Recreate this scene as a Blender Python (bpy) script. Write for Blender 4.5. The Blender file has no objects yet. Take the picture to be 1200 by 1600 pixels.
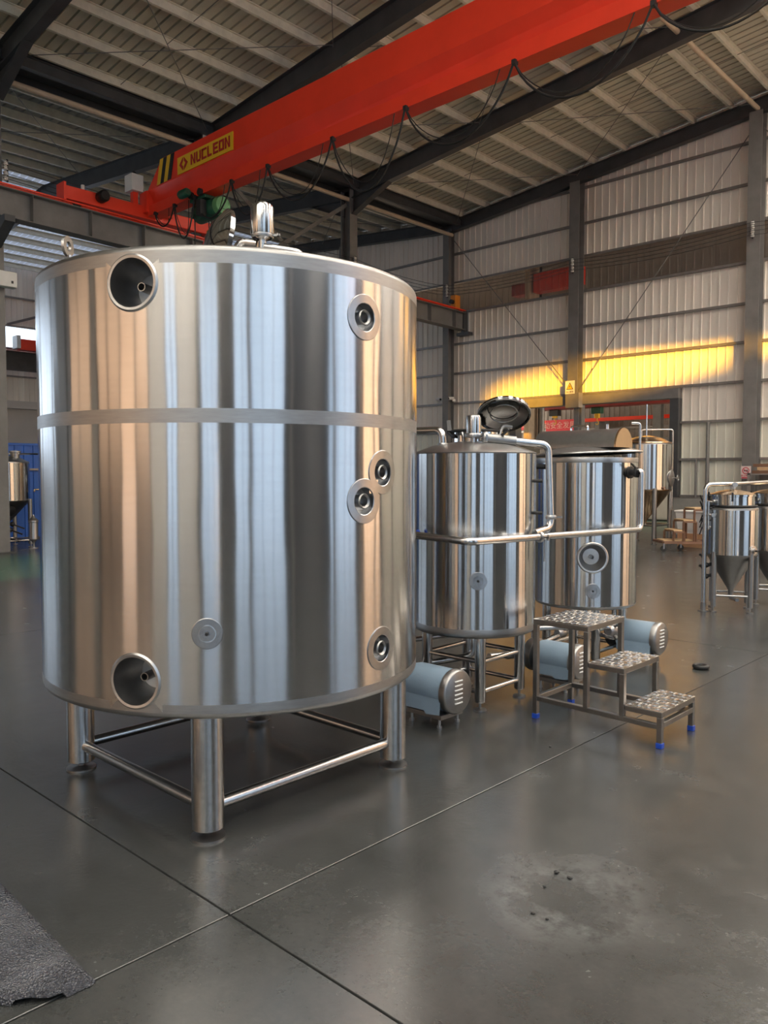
import bpy, bmesh, math, random
from mathutils import Vector, Matrix
random.seed(7)
PI = math.pi
S = bpy.context.scene
C = S.collection
R_ = math.radians

# ------------------------------------------------------------------ camera
cam = bpy.data.cameras.new('camera'); co = bpy.data.objects.new('camera', cam); C.objects.link(co)
cam.sensor_fit = 'HORIZONTAL'; cam.sensor_width = 36.0; cam.lens = 36.0 * 1248 / 1200
cam.clip_end = 300
co.location = (0, 0, 1.6); co.rotation_euler = (R_(90 - 2.75), 0, R_(43.4)); S.camera = co

# ------------------------------------------------------------------ light and exposure
S.view_settings.view_transform = 'Standard'; S.view_settings.look = 'None'
S.view_settings.gamma = 1.0; S.view_settings.use_curve_mapping = False
S.view_settings.exposure = 0.98
w = bpy.data.worlds.new('sky'); S.world = w; w.use_nodes = True
bg = w.node_tree.nodes['Background']; bg.inputs[0].default_value = (0.80, 0.89, 1.0, 1); bg.inputs[1].default_value = 1.6
sun = bpy.data.lights.new('evening_sun', 'SUN'); sun.energy = 9; sun.color = (1.0, 0.47, 0.02); sun.angle = R_(1.7)
so = bpy.data.objects.new('evening_sun', sun); C.objects.link(so)
so.rotation_euler = Vector((-0.70, 0.70, -0.133)).to_track_quat('-Z', 'Y').to_euler(); so.location = (20, -20, 12)
SIDE_DAY = 0.54      # strength of the daylit sheets in the right wall
WARM_GLOW = 0.56      # strength of the warm glow sheets added behind the camera
BAY_GLOW = 3.6  # strength of the unseen sheets added in the next bay
ROOF_GLOW = 4.8       # glow panels added to the unseen right roof slope

# ------------------------------------------------------------------ materials
def nodes(name):
    m = bpy.data.materials.new(name); m.use_nodes = True
    nt = m.node_tree; return m, nt, nt.nodes['Principled BSDF']
def noise(nt, scale, detail=4, rough=0.55, vec=None, stretch=None):
    n = nt.nodes.new('ShaderNodeTexNoise'); n.inputs['Scale'].default_value = scale
    n.inputs['Detail'].default_value = detail; n.inputs['Roughness'].default_value = rough
    if vec is None:
        g = nt.nodes.new('ShaderNodeTexCoord'); vec = g.outputs['Object']
    if stretch:
        mp = nt.nodes.new('ShaderNodeMapping'); mp.inputs['Scale'].default_value = stretch
        nt.links.new(vec, mp.inputs[0]); vec = mp.outputs[0]
    nt.links.new(vec, n.inputs['Vector']); return n.outputs['Fac']
def ramp(nt, fac, stops):
    r = nt.nodes.new('ShaderNodeValToRGB'); e = r.color_ramp.elements
    while len(e) < len(stops): e.new(0.5)
    for el, (p, c) in zip(e, stops):
        el.position = p; el.color = (*c, 1) if len(c) == 3 else c
    nt.links.new(fac, r.inputs[0]); return r.outputs[0]
def mat(name, col, rough=0.5, metal=0.0, var=0.0, scale=6, bump=0.0, bscale=40, spec=0.5, stretch=None, rvar=0.0, coat=0.0):
    m, nt, p = nodes(name)
    p.inputs['Base Color'].default_value = (*col, 1); p.inputs['Roughness'].default_value = rough
    p.inputs['Metallic'].default_value = metal; p.inputs['Specular IOR Level'].default_value = spec
    p.inputs['Coat Weight'].default_value = coat
    if var:
        f = noise(nt, scale, 5, 0.6, stretch=stretch)
        lo = tuple(c * (1 - var) for c in col); hi = tuple(min(1, c * (1 + var)) for c in col)
        nt.links.new(ramp(nt, f, [(0.3, lo), (0.7, hi)]), p.inputs['Base Color'])
    if rvar:
        f = noise(nt, scale * 1.7, 4, 0.6, stretch=stretch)
        mr = nt.nodes.new('ShaderNodeMapRange'); mr.inputs['To Min'].default_value = max(0.02, rough - rvar); mr.inputs['To Max'].default_value = rough + rvar
        nt.links.new(f, mr.inputs[0]); nt.links.new(mr.outputs[0], p.inputs['Roughness'])
    if bump:
        f = noise(nt, bscale, 3, 0.6, stretch=stretch)
        b = nt.nodes.new('ShaderNodeBump'); b.inputs['Strength'].default_value = bump; b.inputs['Distance'].default_value = 0.01
        nt.links.new(f, b.inputs['Height']); nt.links.new(b.outputs[0], p.inputs['Normal'])
    return m
def brushed(name, col=(0.62, 0.615, 0.61), rough=0.20, aniso=0.9, wob=0.0, rot=0.25):
    # stainless brushed round the axis: reflections smear along the height
    m, nt, p = nodes(name)
    p.inputs['Base Color'].default_value = (*col, 1); p.inputs['Metallic'].default_value = 1.0
    p.inputs['Roughness'].default_value = rough; p.inputs['Anisotropic'].default_value = aniso
    p.inputs['Anisotropic Rotation'].default_value = rot
    t = nt.nodes.new('ShaderNodeTangent'); t.direction_type = 'RADIAL'; t.axis = 'Z'
    nt.links.new(t.outputs[0], p.inputs['Tangent'])
    if wob:
        f = noise(nt, 1.0, 2, 0.4, stretch=(3.2, 3.2, 0.9))
        b = nt.nodes.new('ShaderNodeBump'); b.inputs['Strength'].default_value = wob; b.inputs['Distance'].default_value = 0.03
        nt.links.new(f, b.inputs['Height']); nt.links.new(b.outputs[0], p.inputs['Normal'])
    f2 = noise(nt, 5.0, 4, 0.6, stretch=(1, 1, 14))
    nt.links.new(ramp(nt, f2, [(0.3, tuple(c * 0.95 for c in col)), (0.7, col)]), p.inputs['Base Color'])
    return m
def emit(name, col, s, grain=0.06):
    m, nt, p = nodes(name)
    p.inputs['Base Color'].default_value = (*[c * 0.7 for c in col], 1); p.inputs['Roughness'].default_value = 0.5
    p.inputs['Emission Color'].default_value = (*col, 1); p.inputs['Emission Strength'].default_value = s
    if grain:
        f = noise(nt, 0.7, 3, 0.5)
        nt.links.new(ramp(nt, f, [(0.3, tuple(c * (1 - grain) for c in col)), (0.7, col)]), p.inputs['Emission Color'])
    return m
M = {}
M['shell_big'] = brushed('brushed_stainless_storage', (0.58, 0.575, 0.575), 0.165, 1.0, 0.12)
M['shell'] = brushed('brushed_stainless_vessel', (0.56, 0.56, 0.56), 0.15, 1.0, 0.03)
M['satin'] = mat('satin_stainless', (0.50, 0.495, 0.49), 0.36, 1.0, 0.06, 30)
M['plate'] = mat('turned_plate', (0.42, 0.42, 0.425), 0.27, 1.0, 0.10, 25)
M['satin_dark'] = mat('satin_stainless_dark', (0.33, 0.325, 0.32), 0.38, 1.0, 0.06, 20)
M['band'] = mat('ground_weld_band', (0.38, 0.375, 0.37), 0.42, 1.0, 0.08, 12, stretch=(1, 1, 8))
M['tube'] = mat('brushed_tube', (0.55, 0.545, 0.54), 0.22, 1.0, 0.08, 30, rvar=0.06)
M['polish'] = mat('polished_stainless', (0.66, 0.655, 0.65), 0.07, 1.0)
M['lid'] = mat('mirror_lid', (0.22, 0.22, 0.215), 0.08, 1.0, bump=0.25, bscale=9)
M['square'] = mat('square_tube_stainless', (0.27, 0.26, 0.25), 0.34, 1.0, 0.1, 18)
M['tread'] = mat('tread_plate', (0.60, 0.57, 0.53), 0.22, 1.0, 0.1, 20)
M['rubber'] = mat('black_rubber', (0.012, 0.012, 0.012), 0.55)
M['dark'] = mat('dark_metal', (0.03, 0.03, 0.032), 0.45, 0.3)
M['steel'] = mat('grey_painted_steel', (0.17, 0.165, 0.16), 0.5, 0, 0.15, 3)
M['steel_dark'] = mat('dark_painted_steel', (0.055, 0.058, 0.062), 0.45, 0, 0.2, 3)
M['girt'] = mat('galvanised_girt', (0.26, 0.25, 0.24), 0.45, 0.5, 0.12, 8)
M['purlin'] = mat('galvanised_purlin', (0.74, 0.71, 0.61), 0.5, 0.1, 0.12, 5)
M['strut'] = mat('tan_painted_pipe', (0.50, 0.40, 0.30), 0.5, 0, 0.1, 6)
M['clad'] = mat('wall_sheet', (0.80, 0.75, 0.675), 0.42, 0.0, 0.07, 1.2, stretch=(1, 1, 0.3))
M['clad_low'] = mat('wall_sheet_low', (0.76, 0.76, 0.66), 0.42, 0.0, 0.07, 1.2, stretch=(1, 1, 0.3))
M['roof'] = mat('roof_sheet', (0.60, 0.575, 0.48), 0.42, 0.15, 0.12, 0.8)
M['roof_far'] = mat('roof_sheet_far', (0.44, 0.45, 0.46), 0.45, 0.1, 0.1, 0.8)
M['red'] = mat('crane_red', (0.85, 0.05, 0.02), 0.38, 0, 0.07, 1.5, rvar=0.05)
M['red_dark'] = mat('red_oxide', (0.30, 0.03, 0.025), 0.5, 0, 0.15, 3)
M['yellow'] = mat('sign_yellow', (0.80, 0.50, 0.02), 0.45)
M['logo_red'] = mat('logo_red', (0.45, 0.015, 0.02), 0.45)
M['black'] = mat('black_paint', (0.01, 0.01, 0.01), 0.5)
M['green'] = mat('hoist_green', (0.015, 0.085, 0.05), 0.35, 0, 0.15, 8)
M['green_light'] = mat('hoist_cap_green', (0.12, 0.32, 0.14), 0.45, 0, 0.1, 8)
M['white'] = mat('white_paint', (0.72, 0.71, 0.69), 0.45, 0, 0.04, 4)
M['ceramic'] = mat('porcelain', (0.75, 0.74, 0.71), 0.2)
M['blue'] = mat('blue_sheet', (0.012, 0.12, 0.52), 0.4, 0, 0.1, 2)
M['bluecap'] = mat('blue_plastic', (0.01, 0.06, 0.42), 0.4)
M['film'] = mat('pale_blue_protective_film', (0.26, 0.355, 0.45), 0.40, 0.0, 0.05, 6, bump=0.25, bscale=14)
M['orange'] = mat('orange_paint', (0.65, 0.22, 0.02), 0.45)
M['hook'] = mat('hook_yellow', (0.75, 0.40, 0.02), 0.45)
M['banner'] = mat('banner_red', (0.62, 0.03, 0.045), 0.6, 0, 0.06, 4)
M['pinktext'] = mat('banner_lettering', (0.80, 0.42, 0.36), 0.6)
M['signred'] = mat('sign_red', (0.55, 0.03, 0.06), 0.5)
M['signpink'] = mat('sign_pale', (0.72, 0.60, 0.58), 0.5)
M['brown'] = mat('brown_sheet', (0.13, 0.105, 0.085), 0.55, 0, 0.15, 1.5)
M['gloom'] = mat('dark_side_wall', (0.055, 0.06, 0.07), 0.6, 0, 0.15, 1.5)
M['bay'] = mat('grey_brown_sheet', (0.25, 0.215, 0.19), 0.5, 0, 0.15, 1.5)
M['card'] = mat('cardboard', (0.50, 0.28, 0.15), 0.75, 0, 0.1, 5)
M['board'] = mat('grey_board', (0.20, 0.195, 0.18), 0.55, 0, 0.15, 3)
M['wood'] = mat('pale_wood_tread', (0.52, 0.36, 0.20), 0.55, 0, 0.15, 5)
M['warm_brown'] = mat('brown_frame', (0.20, 0.11, 0.07), 0.5, 0.3, 0.15, 6)
M['shutter'] = mat('shutter_white', (0.60, 0.575, 0.545), 0.5, 0, 0.04, 2)
M['warm_tint'] = mat('stainless_warm_reflection', (0.62, 0.46, 0.30), 0.25, 1.0, 0.06, 8)  # stainless tinted with the warm reflection of the sunlit floor
M['gravel'] = mat('joint_filler', (0.07, 0.07, 0.066), 0.9, 0, 0.6, 14)
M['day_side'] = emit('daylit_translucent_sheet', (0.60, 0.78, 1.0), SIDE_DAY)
M['glow_warm'] = emit('added_warm_glow_sheet', (1.0, 0.66, 0.42), WARM_GLOW)
M['glow_dusk'] = emit('added_warm_side_sheet', (1.0, 0.66, 0.40), 1.0)
M['glow_bay'] = emit('added_glow_sheet_next_bay', (1.0, 0.86, 0.70), BAY_GLOW)
M['glow_roof'] = emit('added_roof_glow', (1.0, 0.95, 0.86), ROOF_GLOW)
M['glow_far'] = emit('glowing_roof_sheet_left_hall', (0.66, 0.74, 0.90), 0.17)  # left-hall roof sheets given a faint bluish glow of their own
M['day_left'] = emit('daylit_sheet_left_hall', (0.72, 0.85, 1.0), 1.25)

def strip_mat():
    m = bpy.data.materials.new('smoky_translucent_sheet'); m.use_nodes = True; nt = m.node_tree
    o = nt.nodes['Material Output']; p = nt.nodes['Principled BSDF']
    p.inputs['Base Color'].default_value = (0.15, 0.15, 0.15, 1); p.inputs['Roughness'].default_value = 0.3
    t = nt.nodes.new('ShaderNodeBsdfTransparent'); t.inputs[0].default_value = (0.62, 0.56, 0.52, 1)
    mx = nt.nodes.new('ShaderNodeMixShader')
    f = noise(nt, 1.3, 4, 0.6); mr = nt.nodes.new('ShaderNodeMapRange'); mr.inputs['To Min'].default_value = 0.35; mr.inputs['To Max'].default_value = 0.75
    nt.links.new(f, mr.inputs[0]); nt.links.new(mr.outputs[0], mx.inputs[0])
    nt.links.new(p.outputs[0], mx.inputs[1]); nt.links.new(t.outputs[0], mx.inputs[2]); nt.links.new(mx.outputs[0], o.inputs[0])
    return m
M['strip'] = strip_mat()

def sheet_mat():
    m, nt, p = nodes('woven_plastic_sheet')
    g = nt.nodes.new('ShaderNodeTexCoord')
    wv = nt.nodes.new('ShaderNodeTexVoronoi'); wv.inputs['Scale'].default_value = 130; nt.links.new(g.outputs['Object'], wv.inputs['Vector'])
    f = noise(nt, 7, 4, 0.6)
    nt.links.new(ramp(nt, f, [(0.3, (0.035, 0.037, 0.045)), (0.7, (0.085, 0.088, 0.102))]), p.inputs['Base Color'])
    p.inputs['Roughness'].default_value = 0.28; p.inputs['Specular IOR Level'].default_value = 0.8
    b = nt.nodes.new('ShaderNodeBump'); b.inputs['Strength'].default_value = 1.0; b.inputs['Distance'].default_value = 0.012
    nt.links.new(wv.outputs['Distance'], b.inputs['Height']); nt.links.new(b.outputs[0], p.inputs['Normal'])
    return m
M['sheet'] = sheet_mat()

def floor_mat():
    m, nt, p = nodes('power_floated_concrete'); L = nt.links
    geo = nt.nodes.new('ShaderNodeNewGeometry'); pos = geo.outputs['Position']
    def mrange(v, a, b, c, d):
        r = nt.nodes.new('ShaderNodeMapRange'); r.inputs[1].default_value = a; r.inputs[2].default_value = b; r.inputs[3].default_value = c; r.inputs[4].default_value = d
        L.new(v, r.inputs[0]); return r.outputs[0]
    def mth(op, a, b=None):
        n = nt.nodes.new('ShaderNodeMath'); n.operation = op
        for i, v in ((0, a), (1, b)):
            if v is None: continue
            if isinstance(v, (int, float)): n.inputs[i].default_value = v
            else: L.new(v, n.inputs[i])
        return n.outputs[0]
    def mix(fac, a, b):
        n = nt.nodes.new('ShaderNodeMix'); n.data_type = 'RGBA'
        L.new(fac, n.inputs[0])
        for i, v in ((6, a), (7, b)):
            if isinstance(v, tuple): n.inputs[i].default_value = (*v, 1)
            else: L.new(v, n.inputs[i])
        return n.outputs[2]
    n1 = noise(nt, 0.9, 6, 0.62, pos); n2 = noise(nt, 5.5, 6, 0.65, pos); n3 = noise(nt, 45, 3, 0.6, pos)
    f = mth('ADD', mth('MULTIPLY', n1, 0.55), mth('ADD', mth('MULTIPLY', n2, 0.33), mth('MULTIPLY', n3, 0.12)))
    col = ramp(nt, f, [(0.32, (0.028, 0.030, 0.029)), (0.52, (0.046, 0.048, 0.047)), (0.72, (0.074, 0.075, 0.073))])
    # trowel arcs and tyre marks: dark thin curved streaks
    wv = nt.nodes.new('ShaderNodeTexWave'); wv.wave_type = 'RINGS'; wv.rings_direction = 'Z'; wv.inputs['Scale'].default_value = 0.55
    wv.inputs['Distortion'].default_value = 5; wv.inputs['Detail'].default_value = 3; wv.inputs['Detail Scale'].default_value = 0.6
    mp = nt.nodes.new('ShaderNodeMapping'); mp.inputs['Location'].default_value = (3.4, -1.0, 0); L.new(pos, mp.inputs[0]); L.new(mp.outputs[0], wv.inputs['Vector'])
    st = mrange(wv.outputs['Fac'], 0.95, 1.0, 0.0, 0.3)
    st = mth('MULTIPLY', st, mrange(noise(nt, 0.6, 3, 0.5, pos), 0.45, 0.62, 0, 1))
    col = mix(st, col, (0.055, 0.054, 0.052))
    # dried pale slurry stain in front, a ring of chalky residue
    sub = nt.nodes.new('ShaderNodeVectorMath'); sub.operation = 'SUBTRACT'; sub.inputs[1].default_value = (-1.50, 2.62, 0); L.new(pos, sub.inputs[0])
    ln = nt.nodes.new('ShaderNodeVectorMath'); ln.operation = 'LENGTH'; L.new(sub.outputs[0], ln.inputs[0])
    d = mth('ADD', ln.outputs['Value'], mth('MULTIPLY', mth('SUBTRACT', noise(nt, 4.5, 5, 0.65, pos), 0.5), 0.5))
    ring = mth('MULTIPLY', mrange(d, 0.12, 0.24, 0, 1), mrange(d, 0.26, 0.40, 1, 0))
    ring = mth('MULTIPLY', ring, mrange(noise(nt, 9, 5, 0.7, pos), 0.38, 0.66, 0, 0.6))
    col = mix(ring, col, (0.15, 0.155, 0.155))
    # green painted walkway
    sx = nt.nodes.new('ShaderNodeSeparateXYZ'); L.new(pos, sx.inputs[0])
    gm = mth('MULTIPLY', mth('GREATER_THAN', sx.outputs[0], -15.9), mth('LESS_THAN', sx.outputs[0], -12.3))
    gm = mth('MULTIPLY', gm, mth('LESS_THAN', sx.outputs[1], 13.0))
    gm = mth('MULTIPLY', gm, mrange(n2, 0.30, 0.42, 0.75, 1.0))
    gm2 = mth('GREATER_THAN', sx.outputs[1], 21.1)
    col = mix(mth('MAXIMUM', gm, mth('MULTIPLY', gm2, 0.8)), col, (0.035, 0.14, 0.085))
    L.new(col, p.inputs['Base Color'])
    rr = mrange(mth('ADD', mth('MULTIPLY', n2, 0.6), mth('MULTIPLY', n1, 0.4)), 0.2, 0.8, 0.19, 0.31)
    L.new(rr, p.inputs['Roughness']); p.inputs['Specular IOR Level'].default_value = 0.9
    b = nt.nodes.new('ShaderNodeBump'); b.inputs['Strength'].default_value = 0.12; b.inputs['Distance'].default_value = 0.01
    L.new(mth('ADD', n2, mth('MULTIPLY', n3, 0.5)), b.inputs['Height']); L.new(b.outputs[0], p.inputs['Normal'])
    return m
M['floor'] = floor_mat()

# ------------------------------------------------------------------ mesh helpers
def V(*a): return Vector(a)
def fillet(pts, r, n=6):
    pts = [Vector(p) for p in pts]; out = [pts[0]]
    for i in range(1, len(pts) - 1):
        a, b, c = pts[i - 1], pts[i], pts[i + 1]
        d1, d2 = (a - b), (c - b); l = min(r, d1.length * .49, d2.length * .49)
        p, q = b + d1.normalized() * l, b + d2.normalized() * l
        for k in range(n + 1):
            t = k / n; out.append((1 - t) ** 2 * p + 2 * t * (1 - t) * b + t * t * q)
    out.append(pts[-1]); return out
class B:
    def __init__(s): s.bm = bmesh.new()
    def faces(s, vs, fs):
        v = [s.bm.verts.new(p) for p in vs]
        for f in fs:
            try: s.bm.faces.new([v[i] for i in f])
            except ValueError: pass
        return s
    def box(s, x0, x1, y0, y1, z0, z1):
        return s.faces([(x0, y0, z0), (x1, y0, z0), (x1, y1, z0), (x0, y1, z0), (x0, y0, z1), (x1, y0, z1), (x1, y1, z1), (x0, y1, z1)],
                       [(0, 3, 2, 1), (4, 5, 6, 7), (0, 1, 5, 4), (1, 2, 6, 5), (2, 3, 7, 6), (3, 0, 4, 7)])
    def bar(s, p0, p1, w, h, up=(0, 0, 1)):
        p0, p1 = Vector(p0), Vector(p1); d = (p1 - p0).normalized(); u = Vector(up)
        x = d.cross(u).normalized(); u = x.cross(d).normalized()
        q = [(-w / 2, -h / 2), (w / 2, -h / 2), (w / 2, h / 2), (-w / 2, h / 2)]
        vs = [p + x * a + u * b for p in (p0, p1) for a, b in q]
        return s.faces(vs, [(0, 1, 2, 3), (7, 6, 5, 4), (0, 4, 5, 1), (1, 5, 6, 2), (2, 6, 7, 3), (3, 7, 4, 0)])
    def prof(s, poly, p0, p1, up=(0, 0, 1)):          # extrude a closed (a, b) outline from p0 to p1
        p0, p1 = Vector(p0), Vector(p1); d = (p1 - p0).normalized(); u = Vector(up)
        x = d.cross(u).normalized(); u = x.cross(d).normalized(); n = len(poly)
        vs = [p + x * a + u * b for p in (p0, p1) for a, b in poly]
        return s.faces(vs, [tuple(range(n))[::-1], tuple(range(n, 2 * n))] + [(i, (i + 1) % n, n + (i + 1) % n, n + i) for i in range(n)])
    def ibeam(s, p0, p1, w, h, tf=0.012, tw=0.008, up=(0, 0, 1)):
        a, b = w / 2, h / 2
        return s.prof([(-a, -b), (a, -b), (a, -b + tf), (tw / 2, -b + tf), (tw / 2, b - tf), (a, b - tf), (a, b), (-a, b), (-a, b - tf), (-tw / 2, b - tf), (-tw / 2, -b + tf), (-a, -b + tf)], p0, p1, up)
    def lathe(s, prof, n=32, c=(0, 0, 0), axis=(0, 0, 1), close=False):
        ax = Vector(axis).normalized(); t = Vector((1, 0, 0)) if abs(ax.x) < .9 else Vector((0, 1, 0))
        e1 = (t - ax * t.dot(ax)).normalized(); e2 = ax.cross(e1); c = Vector(c); rows = []
        for r, z in prof:
            if r < 1e-6: rows.append([s.bm.verts.new(c + ax * z)])
            else: rows.append([s.bm.verts.new(c + ax * z + (e1 * math.cos(2 * PI * k / n) + e2 * math.sin(2 * PI * k / n)) * r) for k in range(n)])
        if close: rows.append(rows[0])
        for a, b in zip(rows, rows[1:]):
            for k in range(n):
                k2 = (k + 1) % n
                if len(a) == 1 and len(b) == 1: continue
                if len(a) == 1: f = (a[0], b[k2], b[k])
                elif len(b) == 1: f = (a[k], a[k2], b[0])
                else: f = (a[k], a[k2], b[k2], b[k])
                try: s.bm.faces.new(f)
                except ValueError: pass
        return s
    def cyl(s, p0, p1, r, n=20, r2=None):
        p0, p1 = Vector(p0), Vector(p1); h = (p1 - p0).length
        return s.lathe([(0, 0), (r, 0), (r2 if r2 is not None else r, h), (0, h)], n, p0, p1 - p0)
    def tube(s, pts, r, n=10):
        pts = [Vector(p) for p in pts]; rows = []; e1 = None
        for i, p in enumerate(pts):
            d = (pts[min(i + 1, len(pts) - 1)] - pts[max(i - 1, 0)]).normalized()
            if e1 is None:
                t = Vector((0, 0, 1)) if abs(d.z) < .9 else Vector((1, 0, 0)); e1 = (t - d * t.dot(d)).normalized()
            else: e1 = (e1 - d * e1.dot(d)).normalized()
            e2 = d.cross(e1)
            rows.append([s.bm.verts.new(p + (e1 * math.cos(2 * PI * k / n) + e2 * math.sin(2 * PI * k / n)) * r) for k in range(n)])
        for a, b in zip(rows, rows[1:]):
            for k in range(n): s.bm.faces.new((a[k], a[(k + 1) % n], b[(k + 1) % n], b[k]))
        s.bm.faces.new(rows[0][::-1]); s.bm.faces.new(rows[-1]); return s
    def torus(s, c, axis, R, r, n=32, m=8):
        return s.lathe([(R + r * math.cos(2 * PI * k / m), r * math.sin(2 * PI * k / m)) for k in range(m)], n, c, axis, True)
    def ball(s, c, r, n=12):
        return s.lathe([(r * math.sin(PI * k / 8), -r * math.cos(PI * k / 8)) for k in range(9)], n, c)
    def flat(s, pts2, o, ex, ey, t=0.0):              # flat polygon in the plane (o, ex, ey)
        o, ex, ey = Vector(o), Vector(ex), Vector(ey); nrm = ex.cross(ey).normalized(); n = len(pts2)
        vs = [o + ex * a + ey * b + nrm * t for a, b in pts2]
        if not t: return s.faces(vs, [tuple(range(n))])
        vs += [o + ex * a + ey * b for a, b in pts2]
        return s.faces(vs, [tuple(range(n)), tuple(range(n, 2 * n))[::-1]] + [((i + 1) % n, i, n + i, n + (i + 1) % n) for i in range(n)])
def world_loc(o):
    v = Vector((0, 0, 0))
    while o: v += o.location; o = o.parent
    return v
def mesh(name, b, m, smooth=40, recalc=True):
    if recalc: bmesh.ops.recalc_face_normals(b.bm, faces=b.bm.faces)
    me = bpy.data.meshes.new(name); b.bm.to_mesh(me); b.bm.free(); me.materials.append(M[m] if isinstance(m, str) else m)
    if smooth:
        me.polygons.foreach_set('use_smooth', [True] * len(me.polygons)); me.set_sharp_from_angle(angle=R_(smooth))
    return me
def part(name, b, m, parent=None, world=False, smooth=40, loc=None, bevel=0, recalc=True):
    if bevel:
        bmesh.ops.remove_doubles(b.bm, verts=b.bm.verts, dist=1e-5)
        bmesh.ops.bevel(b.bm, geom=b.bm.edges, offset=bevel, segments=2, affect='EDGES', profile=0.5, clamp_overlap=True)
    if world and parent is not None: bmesh.ops.translate(b.bm, vec=-world_loc(parent), verts=b.bm.verts)
    o = bpy.data.objects.new(name, mesh(name, b, m, smooth, recalc)); C.objects.link(o); o.parent = parent
    if loc: o.location = loc
    return o
def inst(name, me, parent, loc, rotz=0):
    o = bpy.data.objects.new(name, me); C.objects.link(o); o.parent = parent; o.location = loc; o.rotation_euler = (0, 0, rotz); return o
def tag(o, label, cat, group=None):
    o['label'] = label; o['category'] = cat
    if group: o['group'] = group
    return o
def thing(name, label, cat, loc=(0, 0, 0), rotz=0, group=None):
    o = bpy.data.objects.new(name, None); o.empty_display_size = .1; C.objects.link(o); o.location = loc; o.rotation_euler = (0, 0, rotz)
    return tag(o, label, cat, group)
def setting(name, loc=(0, 0, 0)):
    o = bpy.data.objects.new(name, None); o.empty_display_size = .1; C.objects.link(o); o.location = loc; o['kind'] = 'structure'; return o
def text_part(name, s, size, o, ex, ey, m, parent, t=0.002, world=True):
    cu = bpy.data.curves.new('lettering', 'FONT'); cu.body = s; cu.size = size; cu.align_x = 'CENTER'; cu.align_y = 'CENTER'; cu.extrude = t
    ob = bpy.data.objects.new('lettering', cu); C.objects.link(ob)
    dg = bpy.context.evaluated_depsgraph_get(); dg.update()
    me = bpy.data.meshes.new_from_object(ob.evaluated_get(dg)); bpy.data.objects.remove(ob); bpy.data.curves.remove(cu)
    ex, ey = Vector(ex).normalized(), Vector(ey).normalized(); nz = ex.cross(ey); o = Vector(o)
    if world and parent: o = o - world_loc(parent)
    me.transform(Matrix(((ex.x, ey.x, nz.x, o.x), (ex.y, ey.y, nz.y, o.y), (ex.z, ey.z, nz.z, o.z), (0, 0, 0, 1))))
    me.materials.clear(); me.materials.append(M[m]); r = bpy.data.objects.new(name, me); C.objects.link(r); r.parent = parent; return r

# ------------------------------------------------------------------ hall dimensions
XL, XR, XV, YF, YB = -34.3, 7.5, -16.8, -14.0, 21.2      # left wall, right wall, valley line, front wall, gable wall
RIDGE, RIDGE2, SL = -4.65, -25.55, 0.095
def zt(x):                                                # top of the rafters
    if x > RIDGE: return zt(2 * RIDGE - x)
    if x >= XV: return 9.9 + SL * (x - XV)
    if x >= RIDGE2: return 9.9 + SL * (XV - x)
    return zt(2 * RIDGE2 - x)
FRAMES = [-8.1, -3.2, 1.63, 6.5, 11.4, 16.3, 21.0]

# ------------------------------------------------------------------ floor
fl = setting('floor')
part('sub_base', B().box(XL - .3, XR + .3, YF - .3, 30.4, -.25, -.012), 'gravel', fl, smooth=0)
xs = [XL - .3, -31.35, -25.55, -19.75, -13.95, -8.15, -2.35, 3.45, XR + .3]; ys = [YF - .3, -9.93, -4.13, 1.67, 7.47, 13.27, 19.07, 24.87, 30.4]
for x0, x1 in zip(xs, xs[1:]):
    for y0, y1 in zip(ys, ys[1:]):
        g = .0042
        b = B().box(x0 + g, x1 - g, y0 + g, y1 - g, -.1, 0)
        ed = [e for e in b.bm.edges if all(v.co.z > -.01 for v in e.verts)]
        bmesh.ops.bevel(b.bm, geom=ed, offset=.0018, segments=1, affect='EDGES')
        part('concrete_slab', b, 'floor', fl, smooth=0)

# ------------------------------------------------------------------ sheets with ribs
RIB = .225
def rib_profile(wd, up=.024, a=.014, bt=.03):
    n = max(1, round(wd / RIB)); s = wd / n; p = [(0, 0)]
    for k in range(n):
        c = (k + .5) * s
        p += [(c - bt / 2 - a * .6, 0), (c - bt / 2, up), (c + bt / 2, up), (c + bt / 2 + a * .6, 0)]
    return p + [(wd, 0)]
cache = {}
def sheet_mesh(wd, h, m, lap=.004):                        # vertical sheet: x along, z up, ribs towards -y
    k = (round(wd, 3), round(h, 3), m)
    if k not in cache:
        p = rib_profile(wd); n = len(p); b = B()
        p[-1] = (wd + .01, .004); 
        vs = [(x, -y + (lap if i == 0 else 0), 0) for i, (x, y) in enumerate(p)] + [(x, -y + (lap if i == 0 else 0), h) for i, (x, y) in enumerate(p)]
        b.faces(vs, [(i, i + 1, n + i + 1, n + i) for i in range(n - 1)])
        cache[k] = mesh('cladding_panel', b, m, 0, False)
    return cache[k]
def clad_run(parent, p0, rotz, length, z0, z1, m, name='cladding_panel', wd=.9):
    n = max(1, round(length / wd)); s = length / n; me = sheet_mesh(s, z1 - z0, m)
    d = Vector((math.cos(rotz), math.sin(rotz), 0))
    for k in range(n):
        q = Vector(p0) + d * (k * s); inst(name, me, parent, (q.x, q.y, z0), rotz)

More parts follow.
